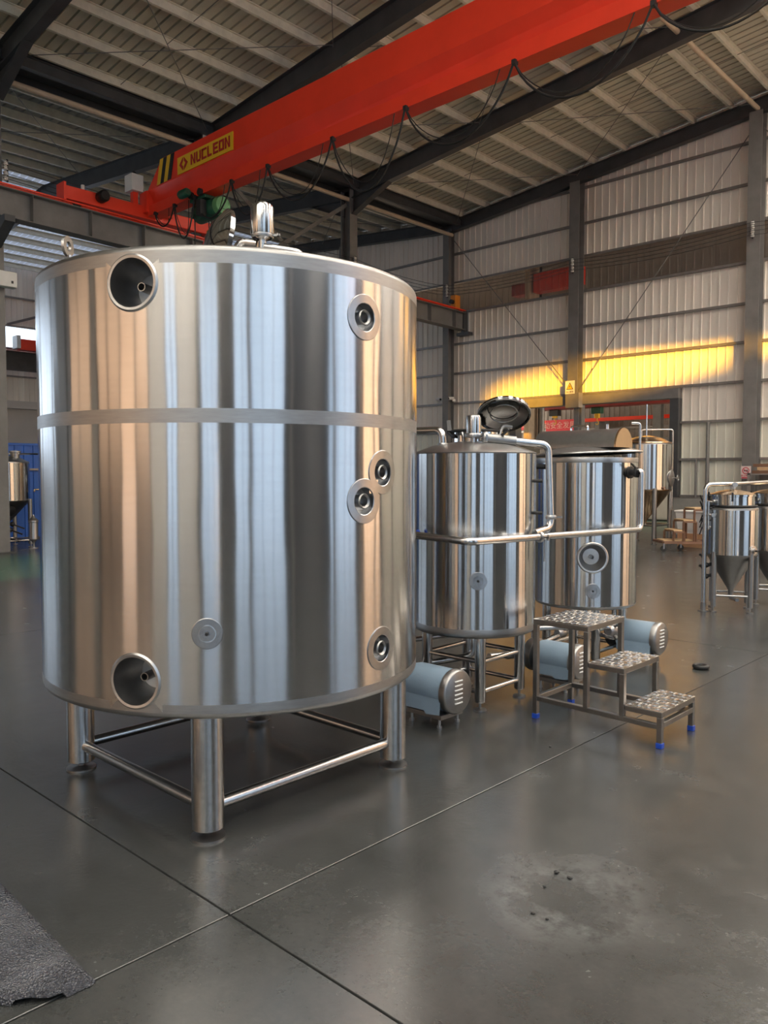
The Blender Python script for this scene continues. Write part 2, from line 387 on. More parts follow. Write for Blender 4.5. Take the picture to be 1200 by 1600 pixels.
# ------------------------------------------------------------------ gable wall at the back
wb = setting('wall_back')
DX0, DX1, DZ = -14.3, -9.15, 3.62
x = XL
while x < XR - .01:
    x1 = min(x + .9, XR)
    segs = []
    lo = DZ + .28 if (x1 > DX0 + .01 and x < DX1 - .01) else 0.0
    if lo == 0.0: segs.append((0, 2.97, 'clad_low')); segs.append((2.97, 6.92, 'clad'))
    else: segs.append((lo, 6.92, 'clad'))
    for z0, z1, m in segs: inst('cladding_panel', sheet_mesh(x1 - x, z1 - z0, m), wb, (x, YB, z0))
    inst('daylight_panel', sheet_mesh(x1 - x, .99, 'strip'), wb, (x, YB + .004, 6.92))
    p = rib_profile(x1 - x); n = len(p); b = B()
    vs = [(x + a, YB - c, 7.91) for a, c in p] + [(x + a, YB - c, zt(x + a) + .2) for a, c in p]
    b.faces(vs, [(i, i + 1, n + i + 1, n + i) for i in range(n - 1)])
    part('cladding_panel', b, 'clad', wb, smooth=0, recalc=False)
    x = x1
def csec(b, p0, p1, h, w_, t=.004, up=(0, 0, 1), lip=.018, s=1):   # C section
    o = [(0, 0), (w_, 0), (w_, lip), (w_ - t, lip), (w_ - t, t), (t, t), (t, h - t), (w_ - t, h - t), (w_ - t, h - lip), (w_, h - lip), (w_, h), (0, h)]
    return b.prof([(s * a, c - h / 2) for a, c in o], p0, p1, up)
for z in (1.0, 1.98, 2.97, 3.94, 4.93, 5.9, 6.92, 7.92, 8.86, 9.88, 10.5):
    spans = [(XL, XR)]
    if z < DZ + .1: spans = [(XL, DX0 - .1), (DX1 + .1, XR)]
    for a, c in spans:
        if z > 9.9:
            a = XV + (z - 9.5) / SL * 1.0; c = 2 * RIDGE - a
        if z > 9 and z <= 9.9: a = XV if z < 9.9 else XV + 4
        if c - a < 1: continue
        part('girt', B().box(a, c, YB - .10, YB - .027, z - .032, z + .032), 'girt', wb, smooth=0)
for k, (cx, wd) in enumerate([(XV - .05, .24), (-12.1, .32), (-7.12, .32), (-2.2, .32), (2.7, .32), (-21.8, .3), (-26.8, .3)]):
    b = B().ibeam((cx, YB - .27, 0), (cx, YB - .27, zt(cx) - .35), wd, .30, .014, .01, up=(0, 1, 0))
    if cx == -12.1: b = B().ibeam((cx, YB - .27, 3.62), (cx, YB - .27, zt(cx) - .35), wd, .30, .014, .01, up=(0, 1, 0))
    part('column', b, 'steel', wb, smooth=0)
part('door_column', B().ibeam((-12.1, YB - .1, 0), (-12.1, YB - .1, 3.62), .16, .16, up=(0, 1, 0)), 'steel', wb, smooth=0)
part('door_header', B().box(DX0 - .12, DX1 + .12, YB - .22, YB + .1, DZ, DZ + .27), 'steel', wb, smooth=0, bevel=.006)
part('header_bracket', B().box(-12.32, -11.88, YB - .44, YB - .2, 3.52, 3.95), 'steel', wb, smooth=0, bevel=.006)
for a in (DX0, DX1 + .02):
    part('door_jamb', B().box(a - .13, a + .11, YB - .22, YB + .1, 0, DZ), 'steel_dark', wb, smooth=0, bevel=.004)
part('downpipe', B().cyl((-8.25, YB - .14, 0), (-8.25, YB - .14, 2.95), .045, 12), 'girt', wb)
part('downpipe', B().cyl((-8.55, YB - .14, 0), (-8.55, YB - .14, 1.98), .03, 10), 'girt', wb)
for p0, p1 in [((-16.75, YB - .2, 9.35), (-12.3, YB - .2, 4.1)), ((-12.0, YB - .2, 4.05), (-7.25, YB - .2, 10.15)),
               ((-7.0, YB - .2, 10.1), (-2.3, YB - .2, 4.1)), ((-12.25, YB - .17, 4.1), (-12.3, YB - .17, 4.0))]:
    part('brace_rod', B().cyl(p0, p1, .014, 6), 'steel', wb)

# ------------------------------------------------------------------ right wall with daylit sheets, front wall, left wall
wr = setting('wall_right', (XR, 0, 0))
RZ0, RZ1 = 7.35, 8.55                       # open ribbon under the eave
def wall_block(par, y0, y1, z0, z1, m='clad'): clad_run(par, (0, y1, 0), -PI / 2, y1 - y0, z0, z1, m)
LIT = [(-12.6, -8.3), (-5.6, .9), (5.9, 10.6), (12.6, 19.5)]
ylast = YF
wn = 0
for a, c in LIT + [(YB, YB)]:
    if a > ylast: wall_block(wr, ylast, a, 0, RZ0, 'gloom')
    ylast = c
    if a == c: break
    wn += 1
    wd = setting('window_%d' % wn, (XR, 0, 0))
    clad_run(wd, (0, c, 0), -PI / 2, c - a, .25, RZ0, 'glow_dusk' if wn == 4 else 'day_side', 'pane')  # fourth window is added for warm light on floor and gable wall
    for yy in (a, c): part('window_frame', B().box(-.12, 0, yy - .09, yy + .09, 0, RZ0), 'steel_dark', wd, smooth=0)
    for k in range(1, int((c - a) / 1.15)): part('mullion', B().box(-.06, -.03, a + k * (c - a) / int((c - a) / 1.15) - .025, a + k * (c - a) / int((c - a) / 1.15) + .025, .1, 6.95), 'steel_dark', wd, smooth=0)
    for z in (.12, 3.6, RZ0 - .06): part('window_frame', B().box(-.08, -.03, a, c, z - .06 if z > .2 else 0, z + .06), 'steel_dark', wd, smooth=0)
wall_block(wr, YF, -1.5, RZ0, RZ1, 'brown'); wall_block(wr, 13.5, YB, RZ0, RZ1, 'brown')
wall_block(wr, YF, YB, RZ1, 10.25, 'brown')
for y in FRAMES[:-1]:
    part('column', B().ibeam((-.3, y, 0), (-.3, y, zt(XR) - .4), .25, .35, .014, .01, up=(1, 0, 0)), 'steel', wr, smooth=0)
wf = setting('wall_front')
clad_run(wf, (-1.2, YF, 0), PI, -1.2 - XL - 10.6, 0, 10, 'brown', wd=1.8) if False else None
for a, c in [(XL, -11.2), (-1.4, XR)]: clad_run(wf, (c, YF, 0), PI, c - a, 0, 9.95, 'clad', wd=1.8)
clad_run(wf, (-1.4, YF, 0), PI, 9.8, 6.6, 9.95, 'clad', wd=1.8)
clad_run(wf, (XR, YF, 0), PI, XR - XL, 9.95, 11.4, 'clad', wd=1.8)
for nw, xa, xb, z0, z1, m in ((9, 1.4, 3.4, .2, 6.8, 'day_side'), (10, -21.5, -13.2, 2.6, 6.8, 'glow_warm')):  # windows added behind the camera for stripes in the big tank's reflection
    wd = setting('window_%d' % nw)
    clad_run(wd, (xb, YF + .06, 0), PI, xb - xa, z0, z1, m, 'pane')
    for xx in (xa, (xa + xb) / 2, xb): part('window_frame', B().box(xx - .07, xx + .07, YF + .05, YF + .16, z0 - .1, z1 + .1), 'steel_dark', wd, smooth=0)
wd = setting('window_11')  # added to brighten the left hall and the tank's left reflection
clad_run(wd, (XL + .06, -11, 0), PI / 2, 15, 2.6, 6.4, 'day_left', 'pane')
for k in range(6): part('window_frame', B().box(XL + .05, XL + .15, -11.07 + 3 * k, -10.93 + 3 * k, 2.5, 6.5), 'steel_dark', wd, smooth=0)
wd = setting('window_5')  # unseen warm glow added for the tan stripe on the big tank
clad_run(wd, (-1.4, YF, 0), PI, 2.4, 2.4, 6.6, 'glow_warm', 'pane'); clad_run(wd, (-3.8, YF, 0), PI, 2.6, .15, 6.6, 'glow_warm', 'pane'); clad_run(wd, (-6.4, YF, 0), PI, 4.8, 2.4, 6.6, 'glow_warm', 'pane')
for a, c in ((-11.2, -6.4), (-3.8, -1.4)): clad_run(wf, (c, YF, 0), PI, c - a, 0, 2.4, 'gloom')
for xx in (-11.2, -8.8, -6.4, -3.8, -1.4): part('window_frame', B().box(xx - .1, xx + .1, YF, YF + .14, 0, 6.7), 'steel_dark', wd, smooth=0)
wl = setting('wall_left', (XL, 0, 0))
def left_block(y0, y1, z0, z1, m='clad', name='cladding_panel'): clad_run(wl, (0, y0, 0), PI / 2, y1 - y0, z0, z1, m, name)
left_block(YF, 30.4, 0, 2.5, 'clad'); left_block(YF, 30.4, 4.35, 6.85, 'clad'); left_block(YF, 30.4, 7.68, 10.2, 'clad')
left_block(YF, 11.0, 2.5, 4.35); left_block(18, 30.4, 2.5, 4.35); left_block(18.0, 30.4, 6.85, 7.68)
wd = setting('window_6', (XL, 0, 0))
clad_run(wd, (0, YF, 0), PI / 2, 18 - YF, 6.85, 7.68, 'day_left', 'pane')
for z in (5.65, 8.9, 6.8, 7.72): part('girt', B().box(.03, .1, YF, YB, z - .035, z + .035), 'girt', wl, smooth=0)
part('brace_bar', B().bar((.15, 13.5, 7.75), (.15, 16.5, 8.9), .03, .1), 'steel', wl, smooth=0)
# roller shutter in the left wall
sh = setting('door_1', (XL, 0, 0))
b0 = None
for k in range(23):
    z = 2.5 + k * .08
    bb = B().prof([(0, 0), (.02, .01), (.025, .04), (.02, .07), (0, .08)], (0.03, 18, z), (0.03, 11, z))
    part('slat', bb, 'shutter', sh, smooth=0)
part('shutter_box', B().box(.02, .3, 10.9, 18.1, 4.3, 4.62), 'shutter', sh, smooth=0)

# ------------------------------------------------------------------ ceiling: sheets, purlins, rafters
ce = setting('ceiling')
def roof_panel_mesh(x0, x1, wd, m):
    p = rib_profile(wd, .05, .012, .034); n = len(p); b = B(); dz = .205
    vs = []
    for xx, zz in ((x0, zt(x0 + 1e-6 if x0 < x1 else x0 - 1e-6)), (x1, zt(x1))): vs += [(xx, a, zz + dz + c) for a, c in p]
    b.faces(vs, [(i, i + 1, n + i + 1, n + i) for i in range(n - 1)])
    return mesh('roof_panel', b, m, 0, False)
slopes = [(XV, RIDGE, 'roof'), (XR + .4, RIDGE, 'roof'), (XV, RIDGE2, 'roof_far'), (XL - .4, RIDGE2, 'roof_far')]
for x0, x1, m in slopes:
    me = roof_panel_mesh(x0, x1, .9, m); mel = roof_panel_mesh(x0, x1, .9, 'glow_roof' if x0 > 0 else 'glow_far')
    y = YF - .2
    while y < YB:
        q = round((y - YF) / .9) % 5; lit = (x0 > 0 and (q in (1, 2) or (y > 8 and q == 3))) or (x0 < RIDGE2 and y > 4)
        inst('roof_glow_panel' if lit else 'roof_panel', mel if lit else me, ce, (0, y, 0)); y += .9  # right-slope glow is unseen and added as fill; left-hall sheets glow faintly
def purlin(x, s):
    z = zt(x) + .1
    part('purlin', csec(B(), (x, YF, z), (x, YB - .03, z), .2, .065, s=s), 'purlin', ce, smooth=0)
for k in range(13): purlin(-16.35 + .95 * k, 1)
for k in range(12): purlin(-4.2 + .95 * k, -1)
for k in range(9): purlin(-17.3 - .95 * k, -1); purlin(-26.0 - .95 * k, 1)
for y in FRAMES:
    h = .36 if y > 20 else .46
    for x0, x1 in ((XV, RIDGE), (RIDGE, XR), (XV, RIDGE2), (RIDGE2, XL)):
        q0 = Vector((x0, y, zt(x0) - h / 2)); q1 = Vector((x1, y, zt(x1) - h / 2))
        part('rafter', B().ibeam(q0, q1, .2, h, .014, .01), 'steel_dark', ce, smooth=0)
    if y < 20:
        for s in (1, -1):                                  # haunch where the rafter meets the column
            part('haunch', B().faces([(XV + s * .15, y - .01, 9.55), (XV + s * 1.6, y - .01, zt(XV + s * 1.6) - .45), (XV + s * .15, y - .01, 9.0),
                                      (XV + s * .15, y + .01, 9.55), (XV + s * 1.6, y + .01, zt(XV + s * 1.6) - .45), (XV + s * .15, y + .01, 9.0)],
                                     [(0, 1, 2), (5, 4, 3), (0, 3, 4, 1), (1, 4, 5, 2), (2, 5, 3, 0)]), 'steel_dark', ce, smooth=0)
            part('haunch_flange', B().bar((XV + s * .15, y, 9.0), (XV + s * 1.6, y, zt(XV + s * 1.6) - .46), .2, .014), 'steel_dark', ce, smooth=0)
part('valley_gutter', B().box(XV - .28, XV + .28, YF, YB - .1, 9.82, 10.04), 'steel_dark', ce, smooth=0)
for xx in (XV - .42, XV + .40): part('gutter_beam', B().ibeam((xx, YF, 9.78), (xx, YB - .1, 9.78), .14, .24), 'steel_dark', ce, smooth=0)
for xx in (XV + .12, -7.12, -2.2):
    z = 9.42 if xx < -16 else zt(xx) - .26
    for a, c in zip(FRAMES, FRAMES[1:]): part('strut_pipe', B().cyl((xx, a + .1, z), (xx, c - .1, z), .057, 12), 'strut', ce)
for a, c in zip(FRAMES[3:], FRAMES[4:]):                   # sag rods along the slope, diagonal rods in the roof plane
    m_ = (a + c) / 2
    part('sag_rod', B().cyl((XV + .5, m_, zt(XV + .5) + .06), (RIDGE, m_, zt(RIDGE) + .06), .008, 5), 'steel', ce)
    for xa, xb in ((-16.5, -12.1), (-12.1, -7.2)):
        part('tie_rod', B().cyl((xa, a + .1, zt(xa) - .12), (xb, c - .1, zt(xb) - .12), .009, 5), 'steel', ce)
        part('tie_rod', B().cyl((xa, c - .1, zt(xa) - .16), (xb, a + .1, zt(xb) - .16), .009, 5), 'steel', ce)
    xa, xb = -17.1, -23
    part('tie_rod', B().cyl((xa, a + .1, zt(xa) - .12), (xb, c - .1, zt(xb) - .12), .009, 5), 'steel', ce)
    part('tie_rod', B().cyl((xa, c - .1, zt(xa) - .16), (xb, a + .1, zt(xb) - .16), .009, 5), 'steel', ce)

# ------------------------------------------------------------------ columns on the valley line, bracing, insulators
nm = {1.63: 'grey steel column of the row between the halls, just left of the frame', 6.5: 'grey steel column at the left edge carrying a white box',
      11.4: 'grey steel column rising behind the red girder', 16.3: 'grey steel column rising behind the big tank with crossed braces'}
for y in (-8.1, -3.2, 1.63, 6.5, 11.4, 16.3):
    if y < 6: 
        part('trim_%d' % (1 + [-8.1, -3.2, 1.63].index(y)), B().ibeam((XV, y, 0), (XV, y, 9.6), .3, .38, .014, .01, up=(1, 0, 0)), 'steel', None, smooth=0)['kind'] = 'structure'
        continue
    t = thing('steel_column', nm[y], 'column', (XV, y - (.12 if y == 6.5 else 0), 0))
    part('shaft', B().ibeam((0, 0, .02), (0, 0, 9.7), .3, .38, .014, .01, up=(1, 0, 0)), 'steel', t, smooth=0)
    part('base_plate', B().box(-.28, .28, -.24, .24, 0, .02), 'steel_dark', t, smooth=0)
    if y == 11.4: part('downpipe', B().cyl((.28, -.16, .3), (.28, -.16, 9.85), .055, 12), 'white', t)
    zc = 7.2 - .021 * (y - 6.4) - .64
    part('crane_bracket', B().faces([(.15, -.1, zc), (.9, -.1, zc), (.9, -.1, zc - .12), (.15, -.1, zc - .5), (.15, .1, zc), (.9, .1, zc), (.9, .1, zc - .12), (.15, .1, zc - .5)],
                                    [(0, 1, 2, 3), (7, 6, 5, 4), (0, 4, 5, 1), (1, 5, 6, 2), (2, 6, 7, 3), (3, 7, 4, 0)]), 'steel_dark', t, smooth=0)
t = thing('cross_brace', 'crossed flat steel braces under the roof left of the rear column', 'brace')
part('brace_bar', B().bar((XV, 16.2, 9.3), (XV, 11.6, 6.2), .016, .11), 'steel', t, smooth=0)
part('brace_bar', B().bar((XV - .03, 11.6, 9.3), (XV - .03, 16.2, 6.2), .016, .11), 'steel', t, smooth=0)
t = thing('junction_box', 'small off-white box fixed to the column at the left edge', 'box', (XV + .2, 6.6, 5.4))
part('box_body', B().box(0, .2, -.34, .1, -.1, .2), 'white', t, smooth=0, bevel=.012)
part('latch', B().box(.2, .21, -.02, .02, -.03, .02), 'dark', t, smooth=0)

WZ = (7.45, 7.55, 7.65, 7.75)
posts = [(XV + .27, 6.6, 'on the left edge column'), (XV + .27, 16.3, 'on the column behind the big tank'), (XV + .05, YB - .45, 'above the end of the crane rail'),
         (-12.1, YB - .46, 'on the middle column of the gable wall'), (-7.12, YB - .46, 'on the right column of the gable wall')]
for px, py, wh in posts:
    t = thing('insulator_stack', 'stack of four white porcelain insulators ' + wh, 'insulator', (px, py, 0), 0, 'porcelain insulator stacks on the columns')
    part('bracket', B().box(-.015, .015, -.015, .015, 7.38, 7.82), 'dark', t, smooth=0)
    for z in WZ: part('insulator', B().lathe([(0, -.04), (.03, -.04), (.052, -.015), (.03, 0), (.052, .015), (.03, .04), (0, .04)], 10, (.0, -.03, z)), 'ceramic', t)
for z, wh in zip(WZ, ('lowest', 'second lowest', 'second highest', 'highest')):
    pts = []
    pp = [(x, y) for x, y, _ in posts] + [(-2.2, YB - .46)]
    for (xa, ya), (xb, yb) in zip(pp, pp[1:]):
        for k in range(8):
            u = k / 8; pts.append((xa + (xb - xa) * u, ya + (yb - ya) * u - .09, z - .12 * 4 * u * (1 - u)))
    o = part('power_wire', B().tube(pts, .007, 5), 'dark', None)
    tag(o, '%s of the four black bare wires strung along the columns' % wh, 'wire', 'bare wires strung on insulators')

# ------------------------------------------------------------------ next bay behind the gable door
def ray(px, py, Y):
    f, yaw, pt = 1248., R_(43.4), R_(-2.75)
    fw = Vector((-math.sin(yaw) * math.cos(pt), math.cos(yaw) * math.cos(pt), math.sin(pt))); rt = Vector((math.cos(yaw), math.sin(yaw), 0)); up = rt.cross(fw)
    d = fw + rt * ((px - 600) / f) + up * ((800 - py) / f); return Vector((0, 0, 1.6)) + d * (Y / d.y)
nb = setting('wall_bay')
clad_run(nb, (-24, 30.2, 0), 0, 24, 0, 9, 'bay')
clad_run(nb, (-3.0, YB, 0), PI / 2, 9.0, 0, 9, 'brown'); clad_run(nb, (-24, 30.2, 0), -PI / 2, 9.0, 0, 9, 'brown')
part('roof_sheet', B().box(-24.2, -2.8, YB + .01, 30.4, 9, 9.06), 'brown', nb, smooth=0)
for z in (2.2, 3.45, 4.8, 6.1): part('girt', B().box(-24, -3, 30.08, 30.17, z - .04, z + .04), 'girt', nb, smooth=0)
part('wall_ledge', B().box(-24, -3, 29.9, 30.15, 2.35, 3.0), 'steel', nb, smooth=0)
wd = setting('window_7'); clad_run(wd, (-3.1, 23.0, 0), PI / 2, 6, .3, 6.5, 'glow_bay', 'pane')  # this and the next: unseen glow panels added to light the bay
wd = setting('window_8'); clad_run(wd, (-23.9, 29.0, 0), -PI / 2, 7, .3, 5.5, 'glow_bay', 'pane')
for lab, xa, xb, wd_, s in (('red banner with pale characters hanging beyond the gable door', 853, 897, .48, '动安全发展'), ('narrow red banner seen left of the grey pipe beyond the door', 806, 834, .42, '安全生')):
    a, c = ray(xa, 657, 28.6), ray(xb, 657, 28.6)
    t = thing('banner', lab, 'banner', (a.x, 28.6, a.z))
    W = c.x - a.x
    part('cloth', B().box(0, W, 0, .012, -wd_, 0), 'banner', t, smooth=0)
    text_part('lettering', s, wd_ * .62, (a.x + W / 2, 28.592, a.z - wd_ * .5), (1, 0, 0), (0, 0, 1), 'pinktext', t)
    for q in (.05, W - .05): part('cord', B().cyl((q, .005, 0), (q, .02, 1.4), .006, 5), 'dark', t)
for lab, xa, ya, yb, xw in (('red crane beam high beyond the gable door', -16, 26, 26.3, -5),):
    t = thing('far_crane_beam', lab, 'crane', (-11, 26.2, 0))
    part('girder', B().box(-7, 7, -.2, .2, 4.1, 4.55), 'red', t, smooth=0)
    part('walkway', B().box(-7, 7, -.3, .3, 3.98, 4.1), 'red_dark', t, smooth=0)
    for q in (-6.9, 6.9): part('post', B().box(q - .1, q + .1, -.1, .1, 0, 4.1), 'steel', t, smooth=0)
t = thing('wall_rail', 'red rail running along the far wall beyond the gable door', 'rail', (-11, 29.7, 0))
part('rail_bar', B().box(-8, 7.6, -.1, .1, 3.72, 3.86), 'red', t, smooth=0)
part('rail_bracket', B().box(-5.2, -5.0, -.1, .4, 2.9, 3.72), 'steel', t, smooth=0)
part('rail_bracket', B().box(.1, .3, -.1, .4, 2.9, 3.72), 'steel', t, smooth=0)
t = thing('strip_crane', 'red crane girder showing through the smoky strip of the gable wall', 'crane', (-14.9, 24.3, 0))
a, c = ray(838, 452, 24.3), ray(910, 432, 24.3); e = ray(829, 450, 24.2)
part('girder', B().box(a.x + 14.9, c.x + 14.9, -.2, .2, a.z - .15, a.z + .5), 'red', t, smooth=0)
part('girder_end', B().box(a.x + 14.9 - .9, a.x + 14.9 - .35, -.2, .2, a.z - .15, a.z + .25), 'red_dark', t, smooth=0)
part('end_post', B().box(e.x + 14.9 - .1, e.x + 14.9 + .1, -.3, .3, 0, 8.95), 'strut', t, smooth=0)
part('end_post', B().box(c.x + 14.9 - .1, c.x + 14.9 + .1, -.1, .1, 0, a.z - .15), 'steel', t, smooth=0)
for lab, xx in (('yellow crane hook block hanging left of the door column', 867), ('yellow crane hook block hanging right of the door column', 933)):
    p = ray(xx, 650, 26.2); t = thing('hook_block', lab, 'hook', p, 0, 'yellow hook blocks beyond the door')
    part('block', B().box(-.09, .09, -.06, .06, -.08, .14), 'hook', t, smooth=0, bevel=.02)
    part('hook', B().tube([(0, 0, -.08), (0, 0, -.16), (.05, 0, -.2), (.06, 0, -.27), (0, 0, -.31), (-.06, 0, -.27)], .018, 6), 'hook', t)
    part('rope', B().cyl((0, 0, .14), (0, 0, 3.9 - p.z), .01, 5), 'dark', t)
    part('trolley', B().box(-.2, .2, -.12, .12, 3.75 - p.z, 3.975 - p.z), 'green' if xx > 900 else 'dark', t, smooth=0, bevel=.02)
for lab, xx, m, r in (('pale grey round post beyond the door, left of the wide banner', 846, 'girt', .1), ('white pipe with a grey top beyond the door near the narrow banner', 826, 'white', .07)):
    p = ray(xx, 700, 24.5); t = thing('round_post', lab, 'post', (p.x, 24.5, 0)); part('shaft', B().cyl((0, 0, .02), (0, 0, 5.8), r, 14), m, t); part('foot_plate', B().box(-.16, .16, -.16, .16, 0, .02), 'steel', t, smooth=0)
p = ray(838, 700, 24.9); t = thing('bay_column', 'dark steel column beyond the door, beside the grey post', 'column', (p.x, 24.9, 0)); part('shaft', B().ibeam((0, 0, 0), (0, 0, 9), .22, .22, up=(0, 1, 0)), 'black', t, smooth=0)
p = ray(1028, 700, 29.3); t = thing('bay_column', 'grey steel column at the far wall behind the warm-reflecting fermenter', 'column', (p.x, 29.3, 0)); part('shaft', B().ibeam((0, 0, 0), (0, 0, 9), .3, .3, up=(0, 1, 0)), 'steel', t, smooth=0)
p = ray(1030, 800, 26.5); t = thing('white_cabinet', 'low white cabinet seen beyond the gable door, under the warm-reflecting cone', 'cabinet', (p.x, 26.5, 0))
part('body', B().box(-.6, .6, -.4, .4, .04, 1.0), 'white', t, smooth=0, bevel=.02)
for q in (-.3, .3): part('door', B().box(q - .27, q + .27, -.42, -.4, .1, .94), 'white', t, smooth=0)
part('plinth', B().box(-.58, .58, -.38, .38, 0, .04), 'dark', t, smooth=0)
p = ray(815, 760, 22.6); t = thing('grey_cabinet', 'grey cabinet beyond the door, behind the two brewing vessels', 'cabinet', (p.x, 22.6, 0))
part('body', B().box(-.9, .9, -.3, .3, .04, 2.5), 'girt', t, smooth=0, bevel=.02); part('top_cap', B().box(-.95, .95, -.35, .35, 2.5, 2.56), 'steel', t, smooth=0)
part('plinth', B().box(-.85, .85, -.28, .28, 0, .04), 'dark', t, smooth=0)

# ------------------------------------------------------------------ crane: runway, bridge girder, hoist, cables
def rz(y): return 7.2 - .021 * (y - 6.4)
t = thing('crane_runway', 'grey steel runway beam with a red rail on top along the hall', 'crane runway', (-16.2, 0, 0))
ya, yb = -12.0, 20.85
d = [(0, ya, rz(ya) - .36), (0, yb, rz(yb) - .36)]
part('beam', B().ibeam(d[0], d[1], .30, .56, .018, .012), 'steel', t, smooth=0)
part('rail', B().bar((0, ya, rz(ya) - .04), (0, yb, rz(yb) - .04), .07, .08), 'red', t, smooth=0)
part('conductor_rail', B().bar((.13, ya, rz(ya) - .02), (.13, yb, rz(yb) - .02), .03, .03), 'red', t, smooth=0)
y = ya + .6
while y < yb:
    for s in (-1, 1): part('stiffener', B().box(s * .08 - .07, s * .08 + .07, y - .006, y + .006, rz(y) - .62, rz(y) - .1), 'steel', t, smooth=0)
    y += 1.22
part('end_stop', B().box(-.1, .1, yb - .5, yb - .25, rz(yb) - .03, rz(yb) + .42), 'orange', t, smooth=0, bevel=.01)
part('buffer', B().cyl((0, yb - .5, rz(yb) + .2), (0, yb - .62, rz(yb) + .2), .07, 12), 'dark', t)
t = thing('runway_bracket', 'dark bolted bracket under the far end of the crane runway', 'bracket', (-16.2, 20.95, 0))
part('plate', B().box(-.25, .25, -.1, .12, 6.1, 6.2), 'steel_dark', t, smooth=0); part('cleat', B().box(-.05, .05, -.1, .12, 6.2, 6.9), 'steel_dark', t, smooth=0)

GY = 9.35
t = thing('overhead_crane', 'long red overhead crane girder with a yellow nameplate', 'crane', (-16.2, GY + .3, 7.2))
def G(x, y, z): return (x, y, z)
# girder outline: bottom flange band, inward-leaning middle, upright upper web
sec = [(0, 7.2), (0, 7.43), (.17, 7.445), (0, 7.83), (0, 8.30), (.42, 8.30), (.42, 7.83), (.25, 7.445), (.32, 7.43), (.32, 7.2)]
xe = [(-15.95, 7.22), (-15.95, 7.43), (-15.95, 7.45), (-15.95, 7.75), (-15.35, 8.30), (-15.35, 8.30), (-15.95, 7.75), (-15.95, 7.45), (-15.95, 7.43), (-15.95, 7.22)]
vs = [(x_, GY + sec[i][0], z_) for i, (x_, z_) in enumerate(xe)] + [(6.6, GY + a, z_) for a, z_ in sec]
n = len(sec)
part('girder', B().faces(vs, [tuple(range(n))[::-1], tuple(range(n, 2 * n))] + [(i, (i + 1) % n, n + (i + 1) % n, n + i) for i in range(n)]), 'red', t, world=True, smooth=0)
def web(pts, m, name, off=.006, th=.004):   # flat print on the front web (y = GY)
    return part(name, B().flat(pts, (0, GY - off, 0), (1, 0, 0), (0, 0, 1), th), m, t, world=True, smooth=0)
for k, (xa, m) in enumerate([(-15.33, 'yellow'), (-15.19, 'black'), (-15.05, 'yellow'), (-14.91, 'black')]):
    o = web([(xa - .22, 7.78), (xa - .08, 7.78), (xa + .06, 8.29), (xa - .08, 8.29)], m, 'hazard_stripe'); o['label'] = ('yellow' if m == 'yellow' else 'black') + ' slanted hazard stripe'
px0, px1, pz0, pz1 = -14.72, -12.80, 7.79, 8.13
np_ = part('nameplate', B().box(px0, px1, GY - .02, GY, pz0, pz1), 'yellow', t, world=True, smooth=0); np_['label'] = 'yellow plate lettered NUCLEON in red'
def onplate(pts): return B().flat(pts, (px0, GY - .024, pz0), (1, 0, 0), (0, 0, 1), .004)
H = pz1 - pz0; lz0, lz1 = .07, H - .06; lh = lz1 - lz0
L = B()
def stroke(u, pts): L.flat([(u + a, lz0 + b_ * lh) for a, b_ in pts], (px0, GY - .026, pz0), (1, 0, 0), (0, 0, 1), .005)
lw, s_ = .165, .045
def rect(u, a0, b0, a1, b1): stroke(u, [(a0, b0), (a1, b0), (a1, b1), (a0, b1)])
e = .2
u = .50
for ch in 'NUCLEON':
    if ch == 'N': rect(u, 0, 0, s_, 1); rect(u, lw - s_, 0, lw, 1); stroke(u, [(s_, 1), (s_, .72), (lw - s_, 0), (lw - s_, .28)])
    if ch == 'U': rect(u, 0, e, s_, 1); rect(u, lw - s_, e, lw, 1); rect(u, 0.02, 0, lw - .02, e)
    if ch == 'C': rect(u, 0, 0.06, s_, .94); rect(u, 0.0, 0, lw, e); rect(u, 0.0, 1 - e, lw, 1)
    if ch == 'L': rect(u, 0, 0, s_, 1); rect(u, s_, 0, lw - .02, e)
    if ch == 'E': rect(u, 0, 0, s_, 1); rect(u, s_, 0, lw, e); rect(u, s_, 1 - e, lw, 1); rect(u, s_, .4, lw - .02, .6)
    if ch == 'O': rect(u, 0, 0, s_, 1); rect(u, lw - s_, 0, lw, 1); rect(u, s_, 0, lw - s_, e); rect(u, s_, 1 - e, lw - s_, 1)
    u += lw + .031
part('lettering', L, 'logo_red', t, world=True, smooth=0)
lg = B()
for s, cx in ((-1, .215), (1, .255)):
    q = [(0, .30), (s * .13, .17), (0, .04), (s * -.0, .115), (s * .055, .17), (0, .225)]
    lg.flat([(cx + a, b_) for a, b_ in (q if s > 0 else q[::-1])], (px0, GY - .026, pz0), (1, 0, 0), (0, 0, 1), .005)
    q = [(s * -.0, .30), (s * -.06, .30), (s * .0, .225)]
part('logo', lg, 'logo_red', t, world=True, smooth=0)
